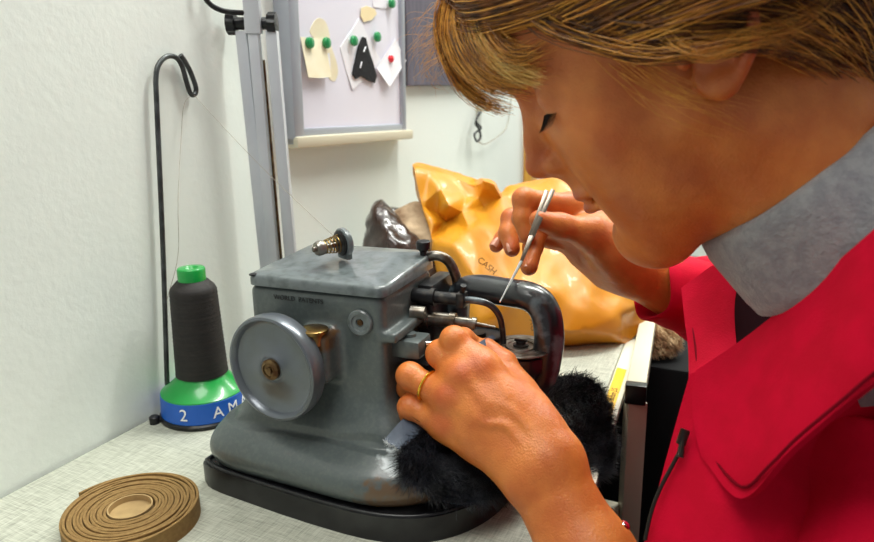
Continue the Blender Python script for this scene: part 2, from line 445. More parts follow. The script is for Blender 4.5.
# edge band and yellow sticker, on the room side edge
bev = lambda d, z: e0+ed*d+V(0, 0, z)
en = V(-ed[1], ed[0], 0);  en = en if en@V(1, 0, 0) > 0 else -en
ME = Matrix(((ed[0], en[0], 0, e0[0]), (ed[1], en[1], 0, e0[1]), (0, 0, 1, TZ), (0, 0, 0, 1)))
MEs = ME @ Matrix.Rotation(math.radians(-9), 4, 'X')
b = BM(); box(b, (-.55, .0004, -.03), (1.05, .019, -.002), MEs, .003); obj('edge_band', b, 'laminate_edge', t, world=True, label='cream rounded front edge')
sa = (Z(619, 366)-e0)@ed; sb = (Z(597, 428)-e0)@ed
b = BM(); box(b, (sa, .002, -.0022), (sb, .0135, -.0016), MEs, .0002); st = obj('sticker', b, 'label_yellow', t, world=True, label='yellow handwritten sticker on the edge')
tb = text_bm('Nahfalten J.S.', .0095, .0001)
tb.transform(MEs @ Matrix.Translation(((sa+sb)/2, .0078, -.0014)) @ Matrix.Rotation(math.pi, 4, 'Z'))
obj('writing', tb, 'ink', st, world=True, smooth=False)

# ================================================================ FUR SEWING MACHINE
MO = Z(206, 490); MR = -math.radians(22)
mach = thing('fur_sewing_machine', 'old grey cast iron fur sewing machine with handwheel on black base', 'sewing machine', tuple(MO), MR)
def ML(x, y, z):                                               # machine-local to world
    v = Matrix.Translation(Vector(MO)) @ Matrix.Rotation(MR, 4, 'Z') @ Vector((x, y, z)); return V(*v)
def base_outline(o=0.):
    p = [(-.003, .006), (.05, -.004), (.116, -.011), (.16, -.0125), (.19, -.007), (.213, .006), (.231, .027), (.243, .055), (.247, .09), (.240, .125), (.222, .155), (.19, .172), (.10, .174), (.01, .174), (-.004, .165), (-.008, .15), (-.009, .03)]
    c = catmull([V(*q, 0) for q in p], 5, True); cen = V(.12, .08, 0)
    return [tuple((cen+(q-cen)*(1-o))[:2]) for q in c]
b = BM(); prism(b, base_outline(), 0, .021, .0025); tube(b, [(x, y, .0208) for x, y in base_outline(.03)], .0022, 8, closed=True); obj('base_plate', b, 'black_rubber', mach, angle=50, label='thick black base plate')
# cast housing
v = Vol((-.02, -.03, .012), (.24, .2, .185), .0014)
v.box((.033, .038, .03), (.156, .138, .1755), .007, .01)
pts = base_outline(.19)
for a in range(len(pts)):
    q0, q1 = pts[a], pts[(a+1) % len(pts)]; v.cap((q0[0]-.006, q0[1]-.001, .0345), (q1[0]-.006, q1[1]-.001, .0345), .0115, .0115, .006)
v.box((.020, .030, .020), (.19, .14, .040), .006, .02)
v.box((.029, .034, .02), (.160, .14, .06), .012, .045)
v.cap((.030, .046, .036), (.157, .046, .036), .016, .016, .040)
v.cap((.034, .05, .04), (.034, .13, .04), .016, .016, .035)
v.cap((.155, .05, .038), (.155, .12, .038), .018, .018, .04)
v.box((.088, .018, .105), (.116, .045, .147), .006, .008)       # bearing boss behind the wheel
v.cap((.074, .02, .118), (.074, .05, .118), .012, .014, .008)
v.box((.15, .038, .139), (.166, .10, .147), .002, .004)
vol_obj(v, 'housing', 'grey_iron', mach, 1)
# lid
b = BM()
zt = {0: .185, 1: .178, 2: .189, 3: .188}
lo_ = [(.028, .033), (.160, .033), (.160, .141), (.028, .141)]
def lidz(x, y):
    u_, w_ = (x-.033)/.127, (y-.033)/.108; return (1-u_)*(1-w_)*.1845+u_*(1-w_)*.1835+u_*w_*.190+(1-u_)*w_*.189
out = []
for (cx, cy, a0_) in ((.150, .0445, -90), (.150, .133, 0), (.041, .133, 90), (.041, .0445, 180)):
    for k in range(6):
        a = math.radians(a0_+k*18); out.append((cx+.008*math.cos(a), cy+.008*math.sin(a)))
def ring(o, zf): return [b.verts.new((.094+(x-.094)*(1-o), .087+(y-.087)*(1-o), zf(x, y))) for x, y in out]
rs = [ring(.0, lambda x, y: .1755), ring(0, lambda x, y: .1765), ring(.0, lambda x, y: lidz(x, y)-.004), ring(.012, lambda x, y: lidz(x, y)-.0012), ring(.045, lambda x, y: lidz(x, y)), ring(.5, lambda x, y: lidz(x, y)+.002)]
for p_, q_ in zip(rs, rs[1:]):
    for i in range(len(p_)): j = (i+1) % len(p_); b.faces.new((p_[i], p_[j], q_[j], q_[i]))
b.faces.new(rs[0][::-1]); b.faces.new(rs[-1]); lid = obj('lid', b, 'lid_iron', mach, angle=60, label='worn sloping grey lid')
b = BM(); lathe(b, [(.0035, 0), (.0035, .001), (.0015, .0018), (0, .0018)], 16, tmat((.0385, .039, .1835), (0, 0, 1))); obj('screw', b, 'black_iron', lid)
tb = text_bm('WORLD  PATENTS', .0055, .0002)
tb.transform(Matrix.Translation((.081, .0372, .1672)) @ Matrix.Rotation(math.radians(90), 4, 'X')); obj('lettering', tb, 'ink_dark', mach, smooth=False, label='small engraved words')
# handwheel
MW_ = tmat((.0735, .010, .1185), (-.12, -1, .0), (0, 0, 1)); R_ = .0435
b = BM(); lathe(b, [(.0, -.004), (.010, -.004), (.013, -.002), (.033, -.002), (.0365, -.006), (.040, -.009), (.0425, -.0085), (R_, -.004), (R_, .003), (.0425, .0055), (.0405, .0062), (.0385, .0045), (.0375, .001), (.0345, -.0002), (.013, .0012), (.0105, .003), (.010, .0035), (0, .0035)], 72, MW_)
wh = obj('handwheel', b, 'wheel_iron', mach, angle=40, label='round dished grey handwheel')
b = BM(); lathe(b, [(.0085, .003), (.0085, .0062), (.007, .0075), (.0055, .0078), (.0052, .0068), (.003, .0068), (.003, .008), (0, .008)], 28, MW_); obj('hub_nut', b, 'rust_brass', wh, label='rusty hub nut')
b = BM(); lathe(b, [(.006, -.025), (.006, -.003)], 20, MW_); obj('shaft', b, 'steel_worn', wh)
# brass oiler cap + boss screw
b = BM(); lathe(b, [(.0085, 0), (.0085, .009), (.0115, .0095), (.0115, .012), (.010, .0128), (0, .0128)], 32, tmat((.1035, .022, .138))); obj('oil_cap', b, 'brass', mach, label='brass oil cap')
MS = tmat((.1365, .0375, .154), (0, -1, 0))
b = BM(); lathe(b, [(.0105, 0), (.0105, .0018), (.0095, .0028), (.0068, .0028), (.0063, .0018), (.0035, .0018), (.0033, -.001), (0, -.001)], 36, MS); sc_ = obj('round_plug', b, 'lid_iron', mach, label='round grey access plug')
b = BM(); lathe(b, [(.0026, -.001), (.0026, .0012), (0, .0014)], 6, MS); obj('screw', b, 'rust_brass', sc_)
# thread tension device on the lid
tb_ = V(.0975, .083, .1915)
ax = Vector((-.50, -.86, -.06)).normalized()
lug = BM(); MT = tmat(tb_+V(0, 0, .0135), ax, (0, 0, 1))
lathe(lug, [(.0115, -.0045), (.0125, -.003), (.0125, .0), (.0115, .001), (0, .001)], 32, MT)
box(lug, (-.014, -.0085, -.0045), (0, .0085, .001), MT, .002)
ten = obj('tension_lug', lug, 'lid_iron', mach, label='upright tension lug on the lid')
b = BM(); lathe(b, [(.0105, .001), (.0108, .002), (.009, .0028), (.0075, .0026), (0, .0026)], 32, MT); obj('tension_disc', b, 'black_iron', ten)
b = BM()
for a in range(1):
    pth = [MT @ Vector((.0076*(1-.0*k)*math.cos(k*.35)*(1-.32*k/90), .0076*math.sin(k*.35)*(1-.32*k/90), .003+k*.00016)) for k in range(90)]
tube(b, pth, .0006, 6); obj('tension_spring', b, 'brass', ten, label='coiled brass-coloured spring')
b = BM(); lathe(b, [(.0022, .0), (.0022, .017), (.0055, .0172), (.0062, .0185), (.0062, .0225), (.0052, .0245), (.0025, .0248), (.0022, .0272), (0, .0278)], 28, MT); obj('tension_nut', b, 'steel_worn', ten)
# black C arm and pillar behind
b = BM()
pth = catmull([ML(.176, .150, .03), ML(.176, .150, .08), ML(.176, .147, .125), ML(.181, .142, .152), ML(.197, .135, .1605), ML(.225, .130, .1612), ML(.250, .125, .160), ML(.262, .122, .150), ML(.2665, .120, .131), ML(.2655, .119, .112), ML(.261, .118, .092), ML(.247, .117, .074), ML(.236, .115, .05), ML(.232, .11, .019)], 8)
tube(b, pth, [.0135]*len(pth), 20, flat=.8, up=(0, 0, 1)); obj('feed_arm', b, 'black_paint', mach, world=True, label='black D-shaped cup feed arm')
b = BM(); box(b, (.157, .10, .03), (.172, .150, .170), None, .004); obj('pillar', b, 'black_iron', mach)
# feed discs
DC = V(.2435, .117, .119)
b = BM(); MD = tmat(DC)
lathe(b, [(.0, -.001), (.0265, -.001), (.0268, .0), (.0262, .0008), (.021, .0004), (.0205, .0012), (.018, .0013), (.0175, .0006), (.0135, .0006), (.013, .0016), (.011, .0016), (.0105, .0008), (.008, .0008), (0, .0008)], 64, MD)
d1 = obj('feed_disc', b, 'steel_worn', mach, angle=20, label='horizontal ridged steel feed disc')
b = BM(); lathe(b, [(.0065, .0008), (.0065, .0022), (.004, .0026), (.004, .0048), (.0, .005)], 24, MD); box(b, (-.0055, -.0012, .0045), (.0055, .0012, .0065), MD, .0005); obj('disc_screw', b, 'black_iron', d1)
b = BM(); lathe(b, [(.010, -.035), (.014, -.03), (.0235, -.016), (.0235, -.0045), (.019, -.004), (.019, -.001)], 48, MD); obj('disc_hub', b, 'black_paint', d1)
b = BM(); MD2 = tmat((.2035, .122, .121), (-.10, .0, 1))
lathe(b, [(.0, -.003), (.022, -.003), (.0235, -.001), (.0235, .0015), (.0225, .002), (.021, .0004), (0, .0004)], 56, MD2); lathe(b, [(.008, .0), (.008, .004), (0, .004)], 20, MD2); lathe(b, [(.009, -.03), (.009, -.003)], 20, MD2)
obj('second_feed_disc', b, 'black_iron', mach, angle=20, label='dark second feed disc beside the first')
# thread guide tube
def seg(bm, p, q, r0, r1=None, n=20): tube(bm, [p, q], [r0, r1 if r1 else r0], n)
g0 = V(.150, .092, .161)
b = BM(); seg(b, (.150, .096, .1615), (.172, .096, .1615), .0062); seg(b, (.172, .096, .1615), (.176, .096, .1615), .0075); seg(b, (.176, .096, .1615), (.200, .096, .1615), .0052); ga = obj('guide_holder', b, 'black_iron', mach)
b = BM(); box(b, (.1955, .090, .1555), (.2025, .102, .168), None, .0015); seg(b, (.199, .096, .165), (.2015, .0935, .1745), .0022, .0026, 10); obj('clamp_block', b, 'black_iron', ga)
b = BM(); pth = catmull([V(.200, .096, .1615), V(.212, .097, .1615), V(.222, .1, .158), V(.2285, .103, .149), V(.2305, .106, .137), V(.231, .108, .1235)], 8)
tube(b, pth, list(np.linspace(.0030, .0024, len(pth))), 14); obj('needle_guide', b, 'black_paint', ga, label='thin curved black needle guide tube')
# needle bar shafts
b = BM(); seg(b, (.150, .10, .140), (.167, .102, .140), .0085); seg(b, (.167, .102, .140), (.185, .104, .1395), .0062); obj('needle_bar', b, 'steel_worn', mach, label='worn steel needle bar')
b = BM(); seg(b, (.185, .104, .1395), (.190, .1045, .1392), .0072); seg(b, (.19, .1045, .1392), (.204, .106, .1385), .0045); seg(b, (.204, .106, .1385), (.2075, .1065, .138), .0055); seg(b, (.2075, .1065, .138), (.224, .108, .1365), .0022, .0012); obj('needle_clamp', b, 'steel_worn', mach)
b = BM(); box(b, (.153, .052, .122), (.179, .078, .137), None, .003); seg(b, (.166, .065, .137), (.166, .065, .1395), .005); br = obj('bracket_block', b, 'grey_iron', mach, label='worn iron bracket block')
b = BM(); seg(b, (.178, .067, .1305), (.203, .085, .1285), .0028); seg(b, (.203, .085, .1285), (.206, .087, .128), .004); obj('steel_rod', b, 'chrome', br)
b = BM(); pth = catmull([V(.16, .09, .108), V(.18, .098, .109), V(.205, .10, .108), V(.222, .108, .1065)], 6); tube(b, pth, .007, 14, flat=.6); box(b, (.155, .075, .07), (.178, .125, .11), None, .005); obj('feed_bracket', b, 'black_iron', mach)
b = BM(); seg(b, (.158, .085, .150), (.170, .087, .1495), .0058); obj('bushing', b, 'steel_worn', mach)
# knurled knob + lever at lid's right rear
b = BM(); lathe(b, [(.003, 0), (.003, .008), (.0045, .010), (.006, .0105), (.0062, .017), (.0052, .018), (0, .0182)], 20, tmat((.1535, .125, .184))); obj('knob', b, 'black_plastic', mach, label='small black screw knob')
b = BM(); pth = catmull([V(.155, .130, .186), V(.164, .131, .188), V(.173, .134, .183), V(.178, .138, .170), V(.180, .14, .158)], 6); tube(b, pth, .0045, 14); obj('lever', b, 'steel_worn', mach)

# ================================================================ THREAD STAND, CONE, THREAD
SPC = Z(200, 427); SR = .0445
SPC = Z(204.5, 411); SPC = SPC+WN*(.0475-(SPC-WA)@WN)
st = thing('thread_stand', 'black metal thread stand with a tall hooked wire behind the cone', 'thread stand', tuple(SPC))
b = BM(); lathe(b, [(0, 0), (.0455, 0), (.0465, .0015), (.0465, .004), (.045, .0055), (0, .0055)], 56)
lug = Z(155, 423)-SPC; ld = V(lug[0], lug[1], 0)
tube(b, [ld*.75+V(0, 0, .003), ld+V(0, 0, .003)], .003, 10); lathe(b, [(.0052, 0), (.0052, .007), (.004, .008), (0, .008)], 20, tmat(ld+V(0, 0, .0)))
plate = obj('foot_plate', b, 'black_iron', st)
foot = Z(168, 398); dth = ((foot-CAM)@FWD)
def PD(x, y, d=dth): return P(x, y, d)
fx = SPC-WD*.012-WN*.0400+V(0, 0, .004)
def PD(x, y, d=None):                                           # the wire stands in a vertical plane through its foot
    q = ray(x, y); return CAM+q*(((fx-CAM)@WN)/(q@WN))
b = BM(); pth = [fx]+catmull([PD(167, 380), PD(163, 250), PD(157, 110), PD(156, 78), PD(159, 64), PD(167, 56.5), PD(176, 57.5), PD(182, 66), PD(186, 80), PD(189, 90), PD(192, 95), PD(195.5, 93), PD(195.5, 86), PD(190, 71), PD(184, 60), PD(180.5, 55)], 6)
tube(b, pth, .0026, 12); obj('hook_wire', b, 'rod_metal', st, world=True, label='tall hooked grey wire')
cone = thing('thread_cone', 'black thread cone with green cap and blue base ring, on the thread stand', 'thread spool', tuple(SPC+V(0, 0, .0055)))
b = BM(); lathe(b, [(.0442, 0), (.0449, .001), (.0435, .0215), (.0425, .022), (0, .022)], 64); ring_ = obj('label_ring', b, 'blue_label', cone, label='blue label ring')
b = BM(); lathe(b, [(.0430, .021), (.0430, .023), (.0385, .0255), (.0275, .0355), (.024, .042), (.020, .046), (0, .046)], 64); obj('flange', b, 'green_plastic', cone, label='glossy green plastic base flange')
b = BM()
pr = [(.0, .040), (.0265, .040)]+[(.0262-.0030*k/60+.00022*math.sin(k*2.1), .041+.088*k/60) for k in range(61)]+[(.0215, .133), (.0155, .1395), (.014, .14), (0, .14)]
lathe(b, pr, 56); obj('thread_winding', b, 'thread_black', cone, angle=80, label='wound black thread')
b = BM(); lathe(b, [(.0138, .136), (.0138, .151), (.0130, .1525), (.0125, .1528), (.0075, .1528), (.006, .1515), (.004, .149), (0, .149)], 40); obj('cap', b, 'green_plastic', cone, label='green cap')
def wrap_text(txt, size, z, ang, gap=None):
    """letters bent round the ring; ang: azimuth of the text centre as seen from above"""
    tb = text_bm(txt, size, .0002); R = .0445
    for v_ in tb.verts:
        a = ang+v_.co.x/R; rr = R-.0006*(v_.co.y/.01)+v_.co.z+.0002
        v_.co = Vector((rr*math.cos(a), rr*math.sin(a), z+v_.co.y))
    return tb
camdir = math.atan2(-SPC[1], -SPC[0])
obj('numeral', wrap_text('2', .0175, .0108, camdir-.52), 'white_print', ring_, smooth=False, label='white numeral 2')
obj('lettering', wrap_text('A M A N N', .0165, .0108, camdir+1.02), 'white_print', ring_, smooth=False, label='white capital letters')
# the thread
hk = PD(193, 94); top = SPC+V(-.004, .0, .158)
b = BM(); mid = PD(177, 190)
pth = catmull([SPC+V(-.0240, -.010, .127), P(178, 255, .705), P(178, 200, .70), PD(181, 140), PD(184, 105), hk], 6); tube(b, pth, .00025, 4)
tt = Matrix.Translation(Vector(MO)) @ Matrix.Rotation(MR, 4, 'Z') @ (MT @ Vector((.004, 0, .004)))
pth = [hk+(V(*tt)-hk)*k/12-V(0, 0, .004)*math.sin(math.pi*k/12) for k in range(13)]; tube(b, pth, .00028, 4)
tag(obj('thread', b, 'thread_line', world=True), 'fine loose thread running from the cone over the hook to the machine', 'thread')

# ================================================================ TAPE ROLL
TC = Z(130, 506, TZ+.0155)
tr = thing('webbing_roll', 'flat coiled roll of brown webbing tape lying on the table', 'tape roll', (TC[0], TC[1], TZ))
b = BM(); turns = 14; r0, r1 = .0172, .0500; H_ = .0150; pr = (.0500-.0172)/14*1.04
NP = turns*64; inn = []; 
for k in range(NP+1):
    a = 2*math.pi*k/64; r = r0+(r1-r0)*k/NP; wv = .0003*math.sin(a*3.1+r*900)
    hh = H_+.0012*math.sin(a*1.3+k*.004)*(k/NP)
    if k > NP-9: r += .0006*(k-(NP-9))
    c_, s2 = math.cos(2.72+a), math.sin(2.72+a); 
    ri, ro = r+wv, r+wv+pr*.86
    inn.append([b.verts.new((ri*c_, ri*s2, 0)), b.verts.new((ro*c_, ro*s2, 0)), b.verts.new((ro*c_, ro*s2, hh-.0004)), b.verts.new(((ro-.0005)*c_, (ro-.0005)*s2, hh)), b.verts.new(((ri+.0005)*c_, (ri+.0005)*s2, hh)), b.verts.new((ri*c_, ri*s2, hh-.0004))])
for p_, q_ in zip(inn, inn[1:]):
    for i in range(6): b.faces.new((p_[i], p_[(i+1) % 6], q_[(i+1) % 6], q_[i]))
b.faces.new(inn[0]); b.faces.new(inn[-1][::-1])
obj('webbing', b, 'tape_brown', tr, angle=50)
b = BM(); lathe(b, [(.0168, 0), (.0168, .0156), (.0156, .0156), (.0152, .011), (0, .010)], 48); lathe(b, [(.0, 0), (.0155, 0)], 48)
obj('core', b, 'card', tr, label='cardboard core')

# ================================================================ LAMP ARM
lb = Z(279, 362)+WN*.012; YL = lb[1]
def PL(x, y, dy=0.):
    q = ray(x, y); return CAM+q*((YL+dy)/q[1])
lamp = thing('spring_arm_lamp', 'grey metal jointed lamp arm with black clamp knobs standing before the wall', 'lamp', tuple(lb))
b = BM(); box(b, (-.03, -.022, 0), (.03, .022, .012), None, .003); lathe(b, [(.008, .012), (.008, .05)], 20); obj('table_clamp', b, 'black_iron', lamp)
def bar(bm, p, q, w, d, n=None):
    p = Vector(p); q = Vector(q); M = tmat(p, q-p, tuple(RT)); box(bm, (-w/2, -d/2, 0), (w/2, d/2, (q-p).length), M, .0012)
bot = lambda x: PL(x+5.5, 318)
for xt, xb, dd in ((241, 266, 0), (271, 290, 0)):
    b = BM(); bar(b, PL(xt+1, 31), PL(xb-10+17+(0), 330), .0125, .013); obj('lower_arm_bar', b, 'alu', lamp, world=True)
b = BM(); bar(b, PL(254, 33, -.004), PL(280, 330, -.004), .0115, .013); obj('centre_bar', b, 'alu', lamp, world=True)
b = BM(); tube(b, [PL(263.5, 60, +.004), PL(287, 325, +.004)], .0017, 8); obj('spring', b, 'rust_brass', lamp, world=True)
b = BM(); bar(b, PL(254, 34, -.006), PL(247.5, -60, -.006), .0175, .012); obj('upper_arm_bar', b, 'alu', lamp, world=True)
b = BM(); box(b, (-.024, -.01, -.016), (.024, .01, .004), tmat(PL(283, 318), (bot(0)-PL(241, 31))*-1, tuple(RT)), .002); obj('lower_joint', b, 'black_iron', lamp, world=True)
for sgn, xk in ((-1, 235), (1, 269)):
    b = BM(); c = V(*PL(xk, 23.5)); axk = RT*sgn
    inner = PL(254+sgn*8, 23.5); tube(b, [inner, c], .0068, 20)
    lob = [(.0105+.0012*math.cos(8*a)) for a in np.linspace(0, 2*math.pi, 64, endpoint=False)]
    prism(b, [(lob[i]*math.cos(2*math.pi*i/64)*1.05, lob[i]*math.sin(2*math.pi*i/64)*1.05) for i in range(64)], -.001, .0085, .001, tmat(c, axk))
    obj('clamp_knob', b, 'black_plastic', lamp, world=True, label='black lobed clamp knob')
b = BM(); pth = catmull([PL(196, -40, -.03), PL(203, -8, -.03), PL(210, 4, -.025), PL(222, 10.5, -.02), PL(236, 12.5, -.014), PL(246, 13, -.008)], 8); tube(b, pth, .0028, 12); obj('cable', b, 'black_plastic', lamp, world=True, label='black power cable')

# ================================================================ WHITEBOARD AND PAPERS ON THE WALL
wb_bl = W(293, 147, .02); wb_br = W(408, 137.5, .02); wb_tl = W(281, 0, .02)
xb = wb_br-wb_bl; xl = np.linalg.norm(xb); xb /= xl; zb = np.cross(xb, WN); zb = zb if zb[2] > 0 else -zb
bh = .62
MB_ = Matrix([[xb[i], WN[i], zb[i], (wb_bl-WN*.02)[i]] for i in range(3)]+[[0, 0, 0, 1]])
board = thing('whiteboard', 'whiteboard in a grey frame hung on the wall, notes pinned to it', 'whiteboard', tuple(wb_bl-WN*.02))
b = BM(); box(b, (.012, .001, .012), (xl-.006, .012, bh-.01), MB_); obj('panel', b, 'board_white', board, world=True, smooth=False)
b = BM(); box(b, (0, 0, 0), (.021, .024, bh), MB_, .003); box(b, (xl-.012, 0, 0), (xl, .018, bh), MB_, .003); box(b, (.012, 0, bh-.012), (xl-.006, .018, bh), MB_, .003); box(b, (.012, 0, .012), (xl-.006, .016, .022), MB_, .002); obj('frame', b, 'alu_frame', board, world=True, label='grey metal frame')
b = BM(); box(b, (0, 0, -.002), (xl+.004, .028, .0125), MB_, .003); obj('pen_tray', b, 'cream_metal', board, world=True, label='cream lower rail')
MBi = MB_.inverted()
def onb(x, y, off=.0125):                                        # point on the board face
    o = V(*(MB_ @ Vector((0, off, 0)))); q = ray(x, y); return V(*(MBi @ Vector(CAM+q*(((o-CAM)@WN)/(q@WN)))))
def paper(name, pts, off, m, label, cat='paper', curl=0., parent=None, group=None, th=.0006):
    q = [onb(x, y) for x, y in pts]; bm = BM()
    o_ = [(p[0], p[2]) for p in q]
    if sum(o_[i][0]*o_[(i+1) % len(o_)][1]-o_[(i+1) % len(o_)][0]*o_[i][1] for i in range(len(o_))) < 0: o_ = o_[::-1]
    Mp = MB_ @ Matrix.Translation((0, off, 0)) @ Matrix.Rotation(math.radians(90), 4, 'X')
    prism(bm, o_, 0, -th if False else th, 0, Mp)
    for v_ in bm.verts:
        l = MBi @ v_.co; zz = min(p[1] for p in o_); l.y += curl*max(0, 1-(l.z-zz)/.03)**2*.012; v_.co = MB_ @ l
    o = obj(name, bm, m, parent, world=True, smooth=False)
    return tag(o, label, cat, group) if parent is None else o
ell = lambda cx, cy, rx, ry, a0=0, a1=360, n=20, rot=0: [(cx+rx*math.cos(math.radians(a0+(a1-a0)*k/n))*math.cos(rot)-ry*math.sin(math.radians(a0+(a1-a0)*k/n))*math.sin(rot), cy+ry*math.sin(math.radians(a0+(a1-a0)*k/n))*math.cos(rot)+rx*math.cos(math.radians(a0+(a1-a0)*k/n))*math.sin(rot)) for k in range(n)]
def pattern_ring():
    bm = BM(); cpts = [(310, 31), (314, 22), (319, 18), (325, 21), (329, 31), (331, 45), (336, 60), (338, 72), (335, 81), (329, 78), (327, 68), (324, 56), (320, 44), (314, 38)]
    q = catmull([V(x, y, 0) for x, y in cpts], 3, True); cc = V(322, 50, 0)
    return [(p[0], p[1]) for p in q]
paper('paper_pattern', pattern_ring(), .0125, 'paper_cream', 'rounded cream paper pattern piece behind the left note', 'paper pattern')
nt_ = paper('paper_note', [(299.5, 37), (324, 39), (327, 77), (314, 78), (303, 77.5)], .0140, 'paper_cream', 'cream handwritten note under two green pins, left on whiteboard', 'note', curl=.6)
for k, (a, c) in enumerate(((43, 50), (48, 52), (54, 58), (61, 63), (66, 69), (72, 73))):
    yy = 44+k*5.4; l0 = onb(305, yy); l1 = onb(319-(k % 2)*4, yy+1.2); bm = BM(); box(bm, (l0[0], .01475, l0[2]-.0006), (l1[0], .0150, l0[2]+.0006), MB_); obj('writing', bm, 'pencil', nt_, world=True, smooth=False)
paper('paper_scrap', [(322, 54), (328, 53), (329, 70), (324, 71)], .0152, 'paper_white', 'tiny white scrap hanging over the cream note', 'paper')
paper('paper_sheet', [(340, 47), (352, 30), (359, 18), (374, 48), (381, 60), (372, 72), (352, 90), (346, 70)], .0127, 'paper_white', 'white paper behind the black felt piece', 'paper', curl=.1)
paper('paper_pattern', [(360.5, 8), (366, 6), (374, 9), (376, 14), (371, 20), (363, 22), (360, 16)], .0140, 'paper_yellow', 'small yellowish scrap above the black felt piece', 'paper')
paper('paper_sheet', [(372, -20), (392, -20), (392, 8), (382, 8.5), (373, 7)], .0130, 'paper_white', 'white sheet cut by the top of the photo, under a pin', 'paper')
fe = paper('felt_piece', [(361, 37), (364, 38), (367, 50), (371, 62), (375, 76), (373, 83), (366, 80), (359, 76), (354, 79), (351, 74), (354, 60), (357, 46)], .0160, 'black_felt', 'black triangular felt piece pinned on the whiteboard', 'fabric piece', th=.0022)
for p0, p1 in (((358, 62), (356.5, 68)), ((362, 47), (360, 52))):
    l0 = onb(*p0); l1 = onb(*p1); bm = BM(); tube(bm, [MB_ @ Vector((l0[0], .0188, l0[2])), MB_ @ Vector((l1[0], .0188, l1[2]))], .001, 6); obj('stitch', bm, 'paper_white', fe, world=True)
c_ = paper('paper_card', [(375, 68), (394, 39), (405, 61), (385, 87)], .0150, 'paper_white', 'white card hanging askew under a red pin', 'card', curl=.5)
for (x, y, col, lab) in ((306.5, 43, 'green', 'left green pushpin on the cream handwritten note'), (323.5, 43, 'green', 'right green pushpin on the cream handwritten note'), (351, 41, 'green', 'green pushpin left of the black felt piece'), (374.5, 37, 'green', 'green pushpin right of the black felt piece'), (389, 3.5, 'green', 'topmost green pushpin on the white sheet'), (388, 59, 'red', 'red pushpin holding the askew card')):
    l = onb(x, y); bm = BM(); c = MB_ @ Vector((l[0], .0148, l[2])); sc = 1.0 if col == 'red' else 1.35
    lathe(bm, [(0.0015, -.003), (.0015, 0), (.0052*sc, .0006), (.0055*sc, .0035), (.0048*sc, .0058), (.002*sc, .0068), (0, .007)], 20, tmat(c, WN)); tag(obj('pushpin', bm, 'pin_'+col, world=True), lab, 'pushpin', 'pushpins on the whiteboard')
# grey board right of it
g0_ = W(412, 86, .012); gx = (g0_-WA)@WD; 
b = BM(); box(b, (gx-.014, 0, g0_[2]), (gx+.42, .012, g0_[2]+.6), MW, .002); tag(obj('pin_board', b, 'board_grey', world=True, smooth=False), 'plain grey fabric board on the wall, right of the whiteboard', 'board')
# cable on the wall
cb = thing('wall_cable', 'black looped cable end hanging on the wall beside the face', 'cable', tuple(W(478, 140)))
b = BM(); cp = catmull([W(481, 112, .02), W(476, 121, .022), W(481, 128, .02), W(474.5, 134, .022), W(477, 141.5, .02), W(480.5, 137, .02), W(479, 129, .024), W(475.5, 123, .02), W(479, 112, .02)], 8); tube(b, cp, .0022, 8); obj('loop', b, 'black_plastic', cb, world=True)
b = BM(); cp = catmull([W(477, 141, .015), W(485, 144, .012), W(497, 137, .012), W(506, 128, .012), W(509.5, 112, .012), W(512, 90, .01)], 8); tube(b, cp, .0011, 6); obj('wire', b, 'thread_line', cb, world=True, label='thin pale wire')
b = BM(); box(b, (((W(478, 108)-WA)@WD)-.012, 0, W(478, 108)[2]-.006), (((W(478, 108)-WA)@WD)+.012, .024, W(478, 108)[2]+.006), MW, .002); obj('hook', b, 'cream_metal', cb, world=True)
# ================================================================ THE WOMAN
def nrm(a): return a/np.linalg.norm(a)
SKIN_A = {}
def skin_mat():
    m = bpy.data.materials.new('skin'); m.use_nodes = True; nt = m.node_tree; N = nt.nodes; L = nt.links; b = N['Principled BSDF']
    b.inputs['Roughness'].default_value = .42; b.inputs['Subsurface Weight'].default_value = .25
    b.inputs['Subsurface Radius'].default_value = (1, .3, .12); b.inputs['Subsurface Scale'].default_value = .005
    tc = N.new('ShaderNodeTexCoord')
    n = N.new('ShaderNodeTexNoise'); n.inputs['Scale'].default_value = 45; n.inputs['Detail'].default_value = 5; L.new(tc.outputs['Object'], n.inputs['Vector'])
    r = N.new('ShaderNodeValToRGB'); L.new(n.outputs['Fac'], r.inputs[0]); e = r.color_ramp.elements
    e[0].position = .35; e[1].position = .65; e[0].color = lin((198, 106, 46)); e[1].color = lin((218, 130, 60))
    at = N.new('ShaderNodeAttribute'); at.attribute_name = 'red'
    x = N.new('ShaderNodeMix'); x.data_type = 'RGBA'; L.new(at.outputs['Fac'], x.inputs['Factor']); L.new(r.outputs[0], x.inputs[6]); x.inputs[7].default_value = lin((184, 62, 36)); 
    at2 = N.new('ShaderNodeAttribute'); at2.attribute_name = 'pale'
    y = N.new('ShaderNodeMix'); y.data_type = 'RGBA'; L.new(at2.outputs['Fac'], y.inputs['Factor']); L.new(x.outputs[2], y.inputs[6]); y.inputs[7].default_value = lin((236, 176, 146)); L.new(y.outputs[2], b.inputs['Base Color'])
    n2 = N.new('ShaderNodeTexNoise'); n2.inputs['Scale'].default_value = 700; n2.inputs['Detail'].default_value = 2; L.new(tc.outputs['Object'], n2.inputs['Vector'])
    n3 = N.new('ShaderNodeTexNoise'); n3.inputs['Scale'].default_value = 110; n3.inputs['Detail'].default_value = 3; L.new(tc.outputs['Object'], n3.inputs['Vector'])
    a = N.new('ShaderNodeMath'); a.operation = 'ADD'; L.new(n2.outputs['Fac'], a.inputs[0]); L.new(n3.outputs['Fac'], a.inputs[1])
    bp = N.new('ShaderNodeBump'); bp.inputs['Strength'].default_value = .7; bp.inputs['Distance'].default_value = .0006; L.new(a.outputs[0], bp.inputs['Height']); L.new(bp.outputs[0], b.inputs['Normal'])
    MATS['skin'] = m
